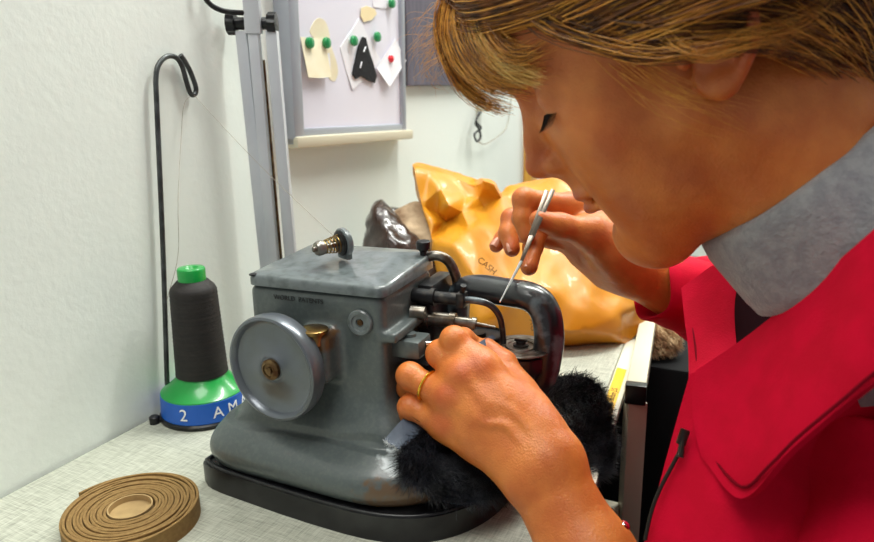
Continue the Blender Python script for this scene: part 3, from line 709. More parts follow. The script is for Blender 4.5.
skin_mat()
mat('red_cloth', (206, 0, 46), .8, spec=.15, c2=(194, 0, 40), scale=40, bump=.00025, bscale=700)
mat('red_shade', (34, 6, 14), .9, spec=.1)  # near-black red, shade of the jacket gap put into the colour
mat('grey_knit', (150, 150, 152), .95, c2=(134, 134, 138), scale=130, bump=.0008, bscale=420, sheen=.4)
mat('hair_dark', (58, 38, 20), .6, c2=(40, 26, 16), scale=60, stretch=(1, 1, 1))
mat('hair_brown', (142, 86, 36), .38, c2=(84, 50, 24), scale=70)
mat('hair_gold', (246, 178, 76), .32, c2=(214, 142, 52), scale=80)
mat('hair_light', (255, 218, 130), .3, c2=(244, 196, 100), scale=80)
mat('lash', (24, 16, 12), .6)
mat('zip_metal', (60, 56, 52), .35, .9)
mat('red_bead', (190, 20, 50), .2, coat=.5)

# head frame: +x her left, +y forward, +z crown
_a = math.radians(18); _g = math.radians(30)
HF = nrm((-math.cos(_g)*RT-math.sin(_g)*UP)*math.cos(_a)+FWD*math.sin(_a))
HL = nrm(np.cross(V(0, 0, 1), HF)); HU = np.cross(HF, HL)
HS = 1.07
HO = P(530, 169, .47)-(HF*.117+HU*(-.006))*HS
HA = np.array([HL, HF, HU])
def H(x, y, z): return HO+(HL*x+HF*y+HU*z)*HS
def proj(w):
    d = np.array(w)-CAM; k = d@FWD; return 437+FP*(d@RT)/k, 271-FP*(d@UP)/k, k

axn = nrm(RT*.66-UP*.74-FWD*.02); c0 = P(795, 168, .425)
def Hloc(w): d = (np.array(w)-HO)/HS; return (d@HL, d@HF, d@HU)
# ---- head volume, built in the head frame then turned
hv = Vol((-.10, -.18, -.21), (.10, .13, .145), .0016)
hv.ell((0, .000, .048), (.071, .094, .088), k=.01)
hv.ell((0, .030, .030), (.063, .066, .078), k=.02)
hv.ell((0, .050, -.02), (.050, .046, .066), k=.02)
hv.cap((.045, .000, -.045), (.020, .066, -.078), .018, .0165, .03); hv.cap((-.045, .000, -.045), (-.020, .066, -.078), .018, .0165, .03)
hv.ell((0, .077, -.078), (.018, .017, .015), k=.016)              # chin
hv.cap((-.012, .07, -.08), (.012, .07, -.08), .016, .016, .012)
for sx in (-1, 1):
    hv.ell((sx*.036, .062, -.004), (.024, .024, .024), k=.02)       # cheekbone
    hv.ell((sx*.034, .058, -.038), (.020, .026, .030), k=.022)      # cheek
    hv.cap((sx*.012, .093, .044), (sx*.044, .080, .046), .009, .009, .012)  # brow
    hv.cap((sx*.052, .02, -.02), (sx*.048, .0, -.05), .016, .014, .02)
hv.ell((0, .064, .075), (.055, .033, .038), k=.02)                # forehead
for sx in (-1, 1):
    hv.ell((sx*.032, .098, .027), (.017, .013, .011), k=.010, sub=True)   # socket
    hv.ell((sx*.032, .0765, .0245), (.0150, .0135, .0120), k=.005)         # lidded eyeball
hv.cap((0, .090, .036), (0, .106, .006), .0062, .0075, .010)        # nose bridge
hv.ell((0, .1095, -.0065), (.0092, .0102, .0092), k=.007)
for sx in (-1, 1):
    hv.ell((sx*.0108, .0990, -.0105), (.0068, .0095, .0068), k=.006)
    hv.ell((sx*.0068, .1035, -.0188), (.0030, .0050, .0035), k=.003, sub=True)  # nostril
hv.cap((0, .1085, -.011), (0, .096, -.016), .0038, .004, .005)
hv.cap((0, .092, -.016), (0, .0915, -.034), .010, .008, .012)       # upper lip base
hv.ell((0, .0945, -.0355), (.0200, .0080, .0048), k=.004)
hv.ell((0, .0935, -.0455), (.0180, .0080, .0056), k=.004)
hv.cap((-.021, .0985-.007, -.0405), (.021, .0985-.007, -.0405), .0012, .0012, .003, sub=True)
hv.ell((0, .1035, -.0408), (.019, .0045, .0013), k=.003, sub=True)
hv.cap((-.012, .094, -.0565), (.012, .094, -.0565), .0035, .0035, .010, sub=True)
# neck
hv.chain([(0, -.030, -.01), tuple(np.array(Hloc(c0-axn*.05))*.6+V(0, -.03, -.06)*.4), Hloc(c0), Hloc(c0+axn*.06)], [.050, .050, .0485, .044], .02)
# ears
for sx in (-1, 1):
    rim = [(.013, .002, .074), (.0125, .016, .075), (.006, .029, .077), (-.006, .034, .074), (-.016, .027, .073), (-.021, .014, .077), (-.0215, -.001, .082), (-.016, -.015, .0835), (-.007, -.025, .079), (.002, -.030, .0755), (.0085, -.026, .073), (.009, -.018, .071)]
    rim = [(sx*(x-.004*(z > .016)), y*1.05+.006, z+.012) for y, z, x in rim]
    rr_ = catmull([V(*q) for q in rim], 3)
    for i in range(len(rr_)-1): hv.cap(rr_[i], rr_[i+1], .0031, .0031, .002)
    cc_ = V(sx*.0725, .006, .009)
    for q in rr_: hv.cap(cc_, q*.88+cc_*.12-V(sx*.0015, 0, 0), .0035, .0021, .002)
    hv.cap((sx*.070, .0, .011), (sx*.072, .0, .009), .010, .010, .006)
    hv.ell((sx*.084, .006, .013), (.012, .0075, .012), k=.005, sub=True)
    hv.cap((sx*.076, .0, .031), (sx*.079, -.010, .017), .0022, .0022, .004)
    hv.ell((sx*.0755, .008, -.015), (.0042, .0070, .0068), k=.004)
    hv.cap((sx*.0735, .0185, .009), (sx*.0745, .0185, .003), .0034, .0034, .004)
hco, hF = hv.mesh('head', 1)
red = np.zeros(len(hco)); pale = np.zeros(len(hco))
def blob(c, r, amt=1., sharp=2.):
    d = np.sqrt((((hco-V(*c))/V(*r))**2).sum(1)); return amt*np.clip((1.15-d)*sharp, 0, 1)
red = np.maximum(red, blob((0, .098, -.036), (.020, .012, .0052), .8)); red = np.maximum(red, blob((0, .098, -.0455), (.018, .012, .0060), .8))
for sx in (-1, 1):
    red = np.maximum(red, blob((sx*.084, -.006, .012), (.018, .028, .036), .7, 1)); red = np.maximum(red, blob((sx*.045, .06, -.01), (.03, .03, .03), .22, 1))
red = np.maximum(red, blob((0, .108, -.006), (.014, .014, .014), .35, 1))
hw = HO+(hco @ HA)*HS

# ---- left arm and hand (world)
LH = dict(wr=P(540, 462, .500))
def hand_nails(vol, tips): pass
lw = P(541, 466, .502); lel = P(705, 790, .43)
lo_b = np.minimum(lw, lel)-.12; hi_b = np.maximum(lw, lel)+.10
VL = Vol((-.06, .28, .60), (.24, .62, .96), .0015)
dirA = nrm(lel-lw); side = nrm(np.cross(dirA, FWD))               # across the forearm, in the picture plane
sgn = 1 if side@RT > 0 else -1; side = side*sgn
nf = nrm(np.cross(dirA, side)); nf = nf if nf@FWD < 0 else -nf    # towards the viewer
for s_, r0 in ((-.0115, .0155), (.0, .0165), (.0115, .0150)):
    VL.cap(lw+side*s_*1.05, lw+dirA*.07+side*s_*.9, r0*.97, .0178, .02)
    VL.cap(lw+dirA*.07+side*s_*.9, lw+dirA*.16+side*s_*1.5, .0178, .026, .02); VL.cap(lw+dirA*.16+side*s_*1.5, lel, .026, .034, .02)
VL.ell(lw+side*-.019+nf*.006+dirA*.008, (.008,)*3, k=.012)       # ulna head
I_ = [P(482, 368, .530), P(454, 340, .538), P(463, 339, .556), P(476, 346, .566)]
M_ = [P(462, 376, .528), P(440, 354, .545), P(449, 352, .566), P(466, 356, .578)]
R_3 = [P(450, 398, .528), P(410, 376, .545), P(408, 388, .566), P(424, 396, .578)]
L_ = [P(448, 424, .532), P(410, 407, .545), P(409, 417, .562), P(423, 424, .574)]
T_ = [P(540, 432, .512), P(519, 394, .538), P(504, 363, .552), P(487, 348, .560)]
VL.chain(I_, [.0115, .0098, .0088, .0075], .004)
VL.chain(M_, [.0118, .0102, .0090, .0077], .004)
VL.chain(R_3, [.0112, .0098, .0088, .0074], .004)
VL.chain(L_, [.0108, .0088, .0080, .0068], .004)
VL.chain(T_, [.0150, .0124, .0100, .0082], .003)
wrs = [lw+side*s_ for s_ in (.011, .004, -.004, -.012)]
for w_, mc in zip(wrs, (I_[0], M_[0], R_3[0], L_[0])): VL.cap(w_, mc, .0165, .0125, .014)
for (a_, b_) in ((I_, M_), (M_, R_3), (R_3, L_)):
    VL.cap((a_[0]*.65+lw*.35)-nf*.003, (b_[0]*.65+lw*.35)-nf*.003, .0145, .0145, .012)
VL.cap(lw+side*.009, T_[0]*.5+T_[1]*.5, .0160, .0125, .018)
VL.cap(T_[1]*.9+T_[2]*.1, I_[0]*.5+lw*.5, .011, .014, .012)        # web of the thumb
for w_, mc in zip(wrs[:4], (I_[0], M_[0], R_3[0], L_[0])):          # tendons and knuckles
    VL.cap(w_*.35+mc*.65+nf*.0138, mc+nf*.0095, .0017, .0026, .006); VL.ell(mc+nf*.0062, (.0088,)*3, k=.007)
vein = catmull([lw+nf*.0172+side*-.004-dirA*.004, lw*.6+M_[0]*.4+nf*.0172, lw*.4+R_3[0]*.6+nf*.0160, M_[0]*.45+R_3[0]*.45+lw*.1+nf*.012], 5)
for i in range(len(vein)-1): VL.cap(vein[i], vein[i+1], .0010, .0010, .0045)
vein = catmull([lw+nf*.0172+side*.008-dirA*.004, lw*.55+I_[0]*.45+nf*.0172+side*.004, lw*.35+I_[0]*.65+nf*.0155+side*-.004], 5)
for i in range(len(vein)-1): VL.cap(vein[i], vein[i+1], .0010, .0010, .0045)
for f_ in (I_, M_, R_3, L_):
    VL.ell(f_[1]+nf*.002, (.0100 if f_ is not L_ else .0088,)*3, k=.004)
for f_, rr in ((I_, .0068), (T_, .0078)):                          # nails
    pass
lco, lF = VL.mesh('arm', 1)

# ---- right arm and hand
VR = Vol((-.02, .52, .80), (.30, .86, 1.02), .0014)
rw = P(630, 267, .690); rel = P(760, 330, .735)
I2 = [P(576, 207, .682), P(524, 199, .662), P(522, 218, .660), P(527, 236, .658)]
M2 = [P(574, 221, .695), P(540, 226, .690), P(533, 247, .672), P(529, 267, .655)]
R2 = [P(576, 233, .705), P(511, 218, .694), P(508, 233, .688), P(512, 249, .680)]
L2 = [P(582, 246, .712), P(516, 233, .712), P(503, 238, .706), P(496, 246, .700)]
T2 = [P(612, 253, .672), P(590, 233, .660), P(560, 226, .648), P(539, 220, .638)]
VR.chain(I2, [.0120, .0100, .0092, .0080], .004)
VR.chain(M2, [.0120, .0102, .0094, .0082], .004)
VR.chain(R2, [.0115, .0096, .0090, .0078], .004)
VR.chain(L2, [.0105, .0085, .0080, .0068], .004)
VR.chain(T2, [.0160, .0135, .0112, .0092], .007)
VR.ell(I2[1], (.0108,)*3, k=.004)
for s_ in (-.5, .5):
    o_ = UP*.012*s_*2
    VR.cap(rw+o_*.55, rel+o_, .0195, .032, .02)
for mc in (I2[0], M2[0], R2[0], L2[0]): VR.cap(rw+(mc-P(580, 230, .70))*.35, mc, .0175, .0125, .014)
VR.cap(P(606, 270, .71), P(588, 258, .712), .018, .014, .018)       # heel of the hand
VR.cap(T2[0], rw, .017, .019, .02); VR.cap(T2[1], I2[0]*.6+rw*.4, .011, .014, .018)
rco, rF = VR.mesh('arm', 1)
# ---- torso under the clothes (coarse)
c1 = c0+axn*.115
NK = c0+axn*.105                                            # neck base
CF = nrm(V(HF[0], HF[1], 0)); CL = nrm(np.cross(V(0, 0, 1), CF))
hip = V(NK[0], NK[1], 0)-CF*.10+V(0, 0, .53)
LS = P(1010, 470, .375); RS = NK-CL*.165-V(0, 0, .055)-CF*.02
VT = Vol((-.35, -.25, .0), (.95, 1.15, 1.12), .0065)
def torso(v, g, arms=True):
    v.cap(NK-V(0, 0, .03), NK, .055+g, .05+g, .03)
    v.cap(LS, RS, .045+g, .055+g, .05); mid = (NK+hip)/2
    for s_ in (-.11, -.05, .0): v.cap(NK-V(0, 0, .12)+CL*s_-CF*.02, hip+CL*(s_+.05), .075+g, .09+g, .05)
    for s_ in (-.12, -.03): v.cap(NK-V(0, 0, .19)+CL*s_+CF*.02, mid+CL*s_, .06+g, .07+g, .06)
    v.cap(hip-CL*.09, hip+CL*.09, .10+g, .10+g, .05)
torso(VT, -.022)
VT.chain([LS, lel*.5+LS*.5, lel], [.034, .034, .034], .03); VT.chain([RS, rel*.5+RS*.5-V(0, 0, .02), rel], [.05, .045, .038], .03)
for s_ in (-1, 1): VT.chain([hip+CL*.09*s_, hip+CL*.13*s_+CF*.36-V(0, 0, .03)], [.07, .05], .04); VT.chain([hip+CL*.13*s_+CF*.36-V(0, 0, .03), V(*(hip+CL*.14*s_+CF*.30)[:2], .08), V(*(hip+CL*.15*s_+CF*.38)[:2], .045)], [.05, .032, .024], .03)
tco, tF = VT.mesh('torso', 1)
allco = np.concatenate([hw, lco, rco, tco]); off = np.cumsum([0, len(hw), len(lco), len(rco)])
allF = np.concatenate([hF+off[0], lF+off[1], rF+off[2], tF+off[3]])
redA = np.zeros(len(allco)); redA[:len(hw)] = red
palA = np.zeros(len(allco))
def near(c, r, amt):
    d = np.linalg.norm(allco-c, axis=1); return amt*np.clip((r-d)/r*2, 0, 1)
for mc in (I_[0], M_[0], R_3[0], L_[0]): redA = np.maximum(redA, near(mc+nf*.013, .013, .35))
for f_ in (I_, M_, R_3, L_, I2, M2, R2, L2): redA = np.maximum(redA, near(f_[1], .014, .25))
for f_ in (I2, M2, R2, L2, T2): redA = np.maximum(redA, near(f_[3], .015, .3))
person = thing('person', 'woman in red jacket and grey turtleneck bending over the sewing machine', 'person', tuple(V(hip[0], hip[1], .33)))
me = fastmesh('body', allco, allF)
for nm, arr in (('red', redA), ('pale', palA)):
    at = me.attributes.new(nm, 'FLOAT', 'POINT')
    if len(me.vertices) == len(arr): at.data.foreach_set('value', arr.astype(np.float32))
link_mesh('body', me, 'skin', person, world=True, angle=None, label='bare skin of face, neck, hands and forearm')
# nails on the right hand
def nail(tip, prev, out, w=.0062, l=.0095):
    ax = nrm(tip-prev); o = nrm(out-ax*(out@ax)); sd = np.cross(ax, o); bm = BM()
    g = []
    for i in range(7):
        row = []
        for j in range(7):
            u_ = (i/6-.5)*2; v_ = (j/6-.5)*2; k = math.sqrt(max(0, 1-.35*v_*v_)) if u_ < 0 else 1-.15*v_*v_
            row.append(tip+ax*(u_*l*.5*k+.0005)+sd*v_*w*.62*(1-.12*u_*u_)+o*(.0079-.0028*v_*v_-.0012*max(u_, 0)))
        g.append(row)
    sheet(bm, g, .0005, 1); return bm
mat('nail', (226, 160, 132), .25, coat=.4)
for f_, o_ in ((M2, -RT*.5-FWD*.9-UP*.1), (R2, -RT*.5-FWD*.8), (L2, -RT*.5-FWD*.8)):
    obj('fingernail', nail(f_[3], f_[2], o_), 'nail', person, world=True)
# lashes of the lowered eye
for sx in (1, -1):
    ls = []
    for k in range(34):
        u_ = -1+2*k/33; a = H(sx*(.032+.0135*u_), .0905-.0075*u_*u_-.0015*(1 if u_*1 > 0 else 0), .0175)
        d = HF*.8*.010-HU*.007+HL*sx*u_*.004; ls.append([a, a+d*.5-HU*.0008, a+d-HU*.0005])
    strands('eyelashes', ls, .00032, 'lash', person)
for sx in (1, -1):
    bw = []
    for k in range(120):
        u_ = rng.uniform(0, 1); a = H(sx*(.014+.034*u_), .1022-.020*u_**2, .0415+.004*math.sin(u_*2.4)+rng.normal(0, .0012)); d = (HL*sx*.8-HU*.15-HF*.35)*.007
        bw.append([a, a+d*.5+HF*.0008, a+d])
    strands('eyebrow', bw, .00022, 'hair_brown', person)

# ---- hair: scalp mass + combed strands
VH = Vol((-.10, -.13, -.07), (.10, .12, .16), .0024)
VH.ell((0, -.006, .052), (.078, .100, .092), k=.01)
VH.ell((0, .048, .088), (.064, .059, .050), k=.02)
VH.cap((0, -.07, .0), (0, -.072, -.045), .045, .030, .03)
VH.box((-.12, .030, -.2), (.12, .2, .060), .004, .012, sub=True)
VH.box((-.12, -.020, -.2), (.12, .06, .024), .004, .010, sub=True)
VH.box((-.12, -.045, -.2), (.12, .06, -.012), .004, .010, sub=True)
hc, hf2 = VH.mesh('hair', 2)
link_mesh('hair', fastmesh('hair', HO+(hc @ HA)*HS, hf2), 'hair_dark', person, world=True, angle=None, label='dark golden blonde hair')
def Hinv(w): d = (w-HO)/HS; return V(d@HL, d@HF, d@HU)
def lock(guides, n, spread, r, jit=.002, K=16, curl=0.):
    """strands between neighbouring guide curves (each a list of world points)"""
    G = [np.array(catmull(g, 10)) for g in guides]
    Gr = []
    for g in G:
        s = np.r_[0, np.cumsum(np.linalg.norm(np.diff(g, axis=0), axis=1))]; s /= s[-1]
        Gr.append(np.stack([np.interp(np.linspace(0, 1, K), s, g[:, i]) for i in range(3)], 1))
    out = []
    for _ in range(n):
        u_ = rng.uniform(0, len(Gr)-1) if len(Gr) > 1 else 0; i = min(int(u_), max(len(Gr)-2, 0)); t_ = u_-i
        c = Gr[i]*(1-t_)+Gr[min(i+1, len(Gr)-1)]*t_
        o0 = rng.normal(0, spread, 3); o1 = rng.normal(0, spread, 3)+o0*.6; w_ = np.linspace(0, 1, K)[:, None]
        ph = rng.uniform(0, 6.28, 3); 
        wob = np.sin(np.linspace(0, 1, K)[:, None]*rng.uniform(4, 10)+ph)*jit
        e_ = rng.uniform(.75, 1.0); sidx = np.linspace(0, (K-1)*e_, K)
        c = np.stack([np.interp(sidx, np.arange(K), c[:, i2]) for i2 in range(3)], 1)
        out.append(c+o0*(1-w_)+o1*w_+wob)
    return out
def pd(*p): return [P(*q) for q in p]
# side hair swept from the parting over temple and ear to the nape (near side), px + distance
sideg = [pd((470, -60, .42), (520, -10, .392), (585, 22, .370), (660, 38, .350), (740, 30, .345), (820, 45, .36), (890, 80, .39)),
         pd((520, -90, .40), (575, -30, .375), (650, 5, .350), (730, 5, .34), (810, 15, .35), (900, 50, .38)),
         pd((590, -130, .40), (650, -60, .36), (720, -30, .34), (800, -15, .345), (900, 20, .37)),
         pd((680, -150, .39), (740, -90, .35), (820, -60, .34), (920, -20, .37))]
low = [pd((500, -20, .402), (545, 24, .380), (600, 42, .366), (655, 54, .354), (700, 44, .345), (760, 36, .345), (830, 70, .372), (880, 95, .395)),
       pd((520, -20, .395), (580, 25, .372), (650, 48, .36), (720, 45, .345), (790, 45, .352), (870, 85, .385))]
back = [pd((740, 20, .345), (790, 40, .352), (840, 70, .375), (880, 100, .40)), pd((800, -30, .345), (840, 20, .355), (870, 70, .385), (885, 110, .40)), pd((860, -60, .35), (890, 0, .37), (900, 60, .39), (900, 110, .41))]
S1h = lock(sideg, 900, .0030, 0)
S2h = lock(low, 320, .0028, 0)
S3h = lock(back, 300, .0035, 0)
sw = [[H(.0, .106, .098), H(.034, .100, .078), H(.064, .066, .061), H(.079, .026, .050), H(.090, -.015, .046), H(.086, -.05, .030), H(.07, -.085, .0)],
      [H(.0, .103, .108), H(.038, .092, .092), H(.068, .058, .074), H(.082, .012, .060), H(.088, -.03, .052), H(.076, -.078, .02)],
      [H(.0, .092, .122), H(.040, .082, .108), H(.070, .046, .090), H(.083, .0, .074), H(.084, -.04, .060), H(.068, -.088, .03)],
      [H(.0, .07, .138), H(.042, .06, .124), H(.072, .03, .104), H(.083, -.01, .088), H(.080, -.05, .070), H(.06, -.095, .04)]]
S4h = lock(sw, 1500, .0026, 0, .0016)
S5h = lock([[H(.066, .05, .062), H(.076, .034, .040), H(.079, .026, .018), H(.080, .022, .0)], [H(.07, .04, .062), H(.079, .026, .040), H(.081, .018, .022), H(.082, .012, .036), H(.088, -.01, .046)]], 160, .002, 0, .001)
S6h = lock([[H(.070, .060, .068), H(.088, .02, .058), H(.096, -.012, .052), H(.092, -.045, .040), H(.074, -.09, .012)], [H(.076, .045, .045), H(.089, .015, .040), H(.096, -.010, .036), H(.093, -.04, .026), H(.074, -.085, -.005)], [H(.074, .045, .030), H(.087, .018, .022), H(.0975, -.012, .014), H(.0975, -.032, .008), H(.086, -.06, -.004), H(.068, -.09, -.02)]], 620, .0024, 0, .0015)
allS = S1h+S2h+S3h+S4h+S5h+S6h
def mirror(c):
    q = np.stack([(c-HO)@HL, (c-HO)@HF, (c-HO)@HU], 1); q[:, 0] *= -1; return HO+q @ HA
strands('hair_strands', [c for i, c in enumerate(allS) if i % 3 != 0], .00042, 'hair_brown', person)
strands('hair_highlights', [c for i, c in enumerate(allS) if i % 3 == 0], .00046, 'hair_gold', person)
strands('hair_strands', [mirror(c) for c in allS[::2]], .0006, 'hair_brown', person)
# crown hair
cg = []
for a in np.linspace(-80, 80, 9):
    s_, c_ = math.sin(math.radians(a)), math.cos(math.radians(a))
    cg.append([H(s_*.055, .104*c_**.5, .085+.02*c_), H(s_*.074, .065, .098*c_+.052), H(s_*.086, -.006, .101*c_+.052), H(s_*.082, -.07, .072*c_+.050), H(s_*.062, -.112, .028), H(s_*.045, -.112, -.05)])
strands('crown_hair', lock(cg, 2600, .0022, 0), .0006, 'hair_brown', person)
# fringe falling forward of the forehead
fr1 = [pd((500, -70, .44), (462, -20, .445), (447, 25, .445), (455, 60, .445), (478, 84, .44), (512, 98, .43)),
       pd((505, -70, .43), (470, -10, .435), (462, 30, .43), (478, 62, .424), (503, 80, .416), (542, 84, .405)),
       pd((520, -60, .42), (492, -5, .415), (494, 25, .405), (508, 46, .398), (527, 52, .39), (548, 40, .38))]
fr2 = [pd((490, -70, .45), (452, -10, .455), (440, 25, .46), (446, 60, .465), (465, 92, .47), (492, 108, .465), (515, 108, .46)),
       pd((495, -70, .46), (455, -15, .47), (445, 30, .475), (455, 70, .48), (478, 98, .48), (505, 112, .475))]
F1 = lock(fr1, 1200, .0024, 0, .0012); F2 = lock(fr2, 360, .0022, 0, .0014)
strands('fringe', [c for i, c in enumerate(F1+F2) if i % 3], .00040, 'hair_gold', person, label='golden fringe')
strands('fringe', [c for i, c in enumerate(F1+F2) if not i % 3], .00036, 'hair_brown', person)
hl = lock([pd((510, -60, .41), (482, -10, .415), (482, 22, .411), (498, 48, .405), (520, 66, .398), (544, 76, .39)), pd((500, -60, .425), (470, -10, .428), (470, 25, .425), (487, 55, .418), (508, 76, .412), (540, 84, .402))], 300, .0020, 0, .0006)
strands('fringe_highlight', hl, .0005, 'hair_light', person, label='pale blonde lock')
wild = lock([pd((480, -20, .45), (445, 10, .46), (415, 12, .47), (402, 18, .475)), pd((470, 0, .45), (440, 35, .46), (418, 58, .47), (412, 80, .475)), pd((480, 20, .45), (450, 55, .46), (430, 78, .465), (452, 88, .47)), pd((470, -10, .45), (430, 0, .46), (420, 40, .47), (440, 72, .475))], 80, .004, 0, .0035)
strands('loose_strands', wild, .00016, 'hair_gold', person)
lo2 = lock([pd((560, 20, .39), (610, 60, .378), (665, 90, .366), (722, 102, .358), (760, 118, .36)), pd((600, 20, .38), (650, 80, .37), (690, 110, .362), (750, 130, .362))], 26, .004, 0, .002)
lo2 += lock([pd((640, 10, .36), (690, 50, .345), (740, 40, .338), (800, 25, .342), (840, -10, .345))], 60, .0025, 0, .002)
strands('loose_strands', lo2, .00028, 'hair_gold', person)

# ---- turtleneck
xx = nrm(HF-axn*(HF@axn)); yy = np.cross(axn, xx)
def neck_ring(bm, prof, n=64, wob=.0012):
    rings = []
    for ia, (r, h_) in enumerate(prof):
        rg = []
        for i in range(n):
            a = 2*math.pi*i/n; rr = r*(1+.05*math.cos(2*a))+wob*math.sin(5*a+ia*.5)+wob*math.sin(9*a-ia)*.6
            rg.append(bm.verts.new(c0+axn*h_+xx*rr*math.cos(a)+yy*rr*math.sin(a)))
        rings.append(rg)
    for p_, q_ in zip(rings, rings[1:]):
        for i in range(n): bm.faces.new((p_[i], p_[(i+1) % n], q_[(i+1) % n], q_[i]))
bm = BM(); neck_ring(bm, [(.056, .03), (.0565, .010), (.0575, .002), (.061, -.001), (.0655, .002), (.068, .012), (.0695, .03), (.071, .046), (.0705, .054), (.067, .058), (.062, .056), (.060, .05)])
tn = obj('turtleneck', bm, 'grey_knit', person, world=True, angle=None, label='grey knitted turtleneck collar')
bm = BM(); neck_ring(bm, [(.060, .045), (.0615, .07), (.065, .085), (.070, .10), (.074, .125)]); obj('sweater', bm, 'grey_knit', person, world=True, angle=None, label='grey knitted sweater')

# ---- red jacket
VJ = Vol((-.12, -.28, .40), (.97, 1.05, 1.14), .005)
g = .018
VJ.cap(LS, RS+V(0, 0, .01), .052, .062+g, .05); mid = (NK+hip)/2
for s_ in (-.11, -.05, .0): VJ.cap(NK-V(0, 0, .14)+CL*s_-CF*.02, hip+CL*(s_+.05), .078+g, .10+g, .05)
for s_ in (-.13, -.03): VJ.cap(NK-V(0, 0, .20)+CL*s_+CF*.03, mid+CL*s_+CF*.03, .055+g, .07+g, .06)
# left sleeve
cuffL = lw+dirA*.082
VJ.chain([LS, LS*.5+lel*.5, lel], [.060, .058, .054], .008); VJ.cap(lel, cuffL+dirA*.04, .056, .036, .02)
# right sleeve
cuffR = rw+nrm(rel-rw)*.040
VJ.chain([RS, RS*.5+rel*.5-V(0, 0, .01), rel], [.070, .062, .050], .03); VJ.cap(rel, P(708, 300, .718), .052, .046, .02)
# openings: cuffs and neck
dR = nrm(rel-rw)
VJ.cap(c0-axn*.05, c1-axn*.015, .076, .082, .01, sub=True)
jco, jF = VJ.mesh('jacket', 2)
nrmj = None
fold = fbm(jco, 38, 5, 3)*.0035+fbm(jco*V(1, 1, .5), 90, 8, 2)*.0012
me = fastmesh('jacket', jco, jF)
no = np.zeros(len(jco)*3, np.float32); me.vertices.foreach_get('normal', no) if len(me.vertices) == len(jco) else None
jc2 = jco+no.reshape(-1, 3)*fold[:, None]; me.vertices.foreach_set('co', jc2.astype(np.float32).ravel())
jk = link_mesh('jacket', me, 'red_cloth', person, world=True, angle=None, label='bright red work jacket')

def cuff(c, ax_, r0, r1, ln, name='cuff'):
    bm = BM(); ax_ = nrm(ax_); X_ = nrm(np.cross(ax_, V(0, 0, 1))); Y_ = np.cross(ax_, X_); rings = []
    for (r, h_) in ((r0*.86, ln), (r0-.004, ln*.5), (r0-.004, 0), (r0-.002, -.002), (r0, 0), (r0+.001, ln*.25), (r0*.5+r1*.5+.001, ln*.5), (r1, ln), (r1*.9, ln*1.15)):
        rings.append([bm.verts.new(c+ax_*(h_+.002*math.sin(3*a+.5))+(X_*math.cos(a)+Y_*math.sin(a)*.92)*r*(1+.05*math.sin(2*a+h_*40)+.025*math.sin(5*a))) for a in np.linspace(0, 2*math.pi, 56, endpoint=False)])
    for p_, q_ in zip(rings, rings[1:]):
        for i in range(56): bm.faces.new((p_[i], p_[(i+1) % 56], q_[(i+1) % 56], q_[i]))
    return obj(name, bm, 'red_cloth', person, world=True, angle=70, label='red sleeve cuff')
cuff(P(652, 286, .700), P(712, 300, .722)-P(652, 286, .700), .037, .046, .055)
cuff(cuffL, dirA, .031, .040, .05)

# trousers and shoes
mat('navy_cloth', (26, 28, 38), .85, bump=.0006, bscale=400)
VP = Vol((-.40, -.35, .0), (1.0, 1.2, .75), .007)
VP.cap(hip-CL*.08, hip+CL*.08, .125, .125, .05)
for s_ in (-1, 1):
    kn = hip+CL*.13*s_+CF*.36-V(0, 0, .03); an = V(*(hip+CL*.14*s_+CF*.30)[:2], .10)
    VP.chain([hip+CL*.09*s_, kn, an], [.095, .068, .052], .03)
pc, pF = VP.mesh('trousers', 2)
link_mesh('trousers', fastmesh('trousers', pc, pF), 'navy_cloth', person, world=True, angle=None, label='dark trousers')
for s_ in (-1, 1):
    VS = Vol(tuple(V(*(hip+CL*.14*s_+CF*.36)[:2], .0)-V(.2, .2, .01)), tuple(V(*(hip+CL*.14*s_+CF*.36)[:2], .16)+V(.2, .2, 0)), .004)
    an = V(*(hip+CL*.14*s_+CF*.30)[:2], .06); VS.chain([an, an+CF*.06-V(0, 0, .015), an+CF*.16-V(0, 0, .024)], [.042, .040, .034], .01); VS.cap(an-V(0, 0, .02), an+V(0, 0, .04), .038, .036, .01)
    sc_, sF_ = VS.mesh('shoe', 1); sc_[:, 2] = np.maximum(sc_[:, 2], .002)
    link_mesh('shoe', fastmesh('shoe', sc_, sF_), 'black_rubber', person, world=True, angle=None)
stl = thing('stool', 'round black padded stool under the seated woman', 'stool', (hip[0], hip[1], 0))
b = BM(); lathe(b, [(0, .36), (.15, .36), (.17, .37), (.175, .39), (.17, .408), (.12, .412), (0, .41)], 48); obj('seat', b, 'black_rubber', stl)
b = BM(); lathe(b, [(.022, .06), (.022, .36)], 24); obj('column', b, 'steel', stl)
for k in range(5):
    a = k*2*math.pi/5+.3; b = BM(); tube(b, [(0, 0, .075), (.24*math.cos(a), .24*math.sin(a), .05)], [.02, .013], 12); lg = obj('leg', b, 'black_plastic', stl)
    b = BM(); lathe(b, [(.0, -.012), (.024, -.012), (.026, 0), (.024, .012), (0, .012)], 24, tmat((.24*math.cos(a), .24*math.sin(a), .026), (-math.sin(a), math.cos(a), 0))); obj('castor', b, 'black_plastic', lg)
mat('red_dark', (120, 2, 24), .8, spec=.1)
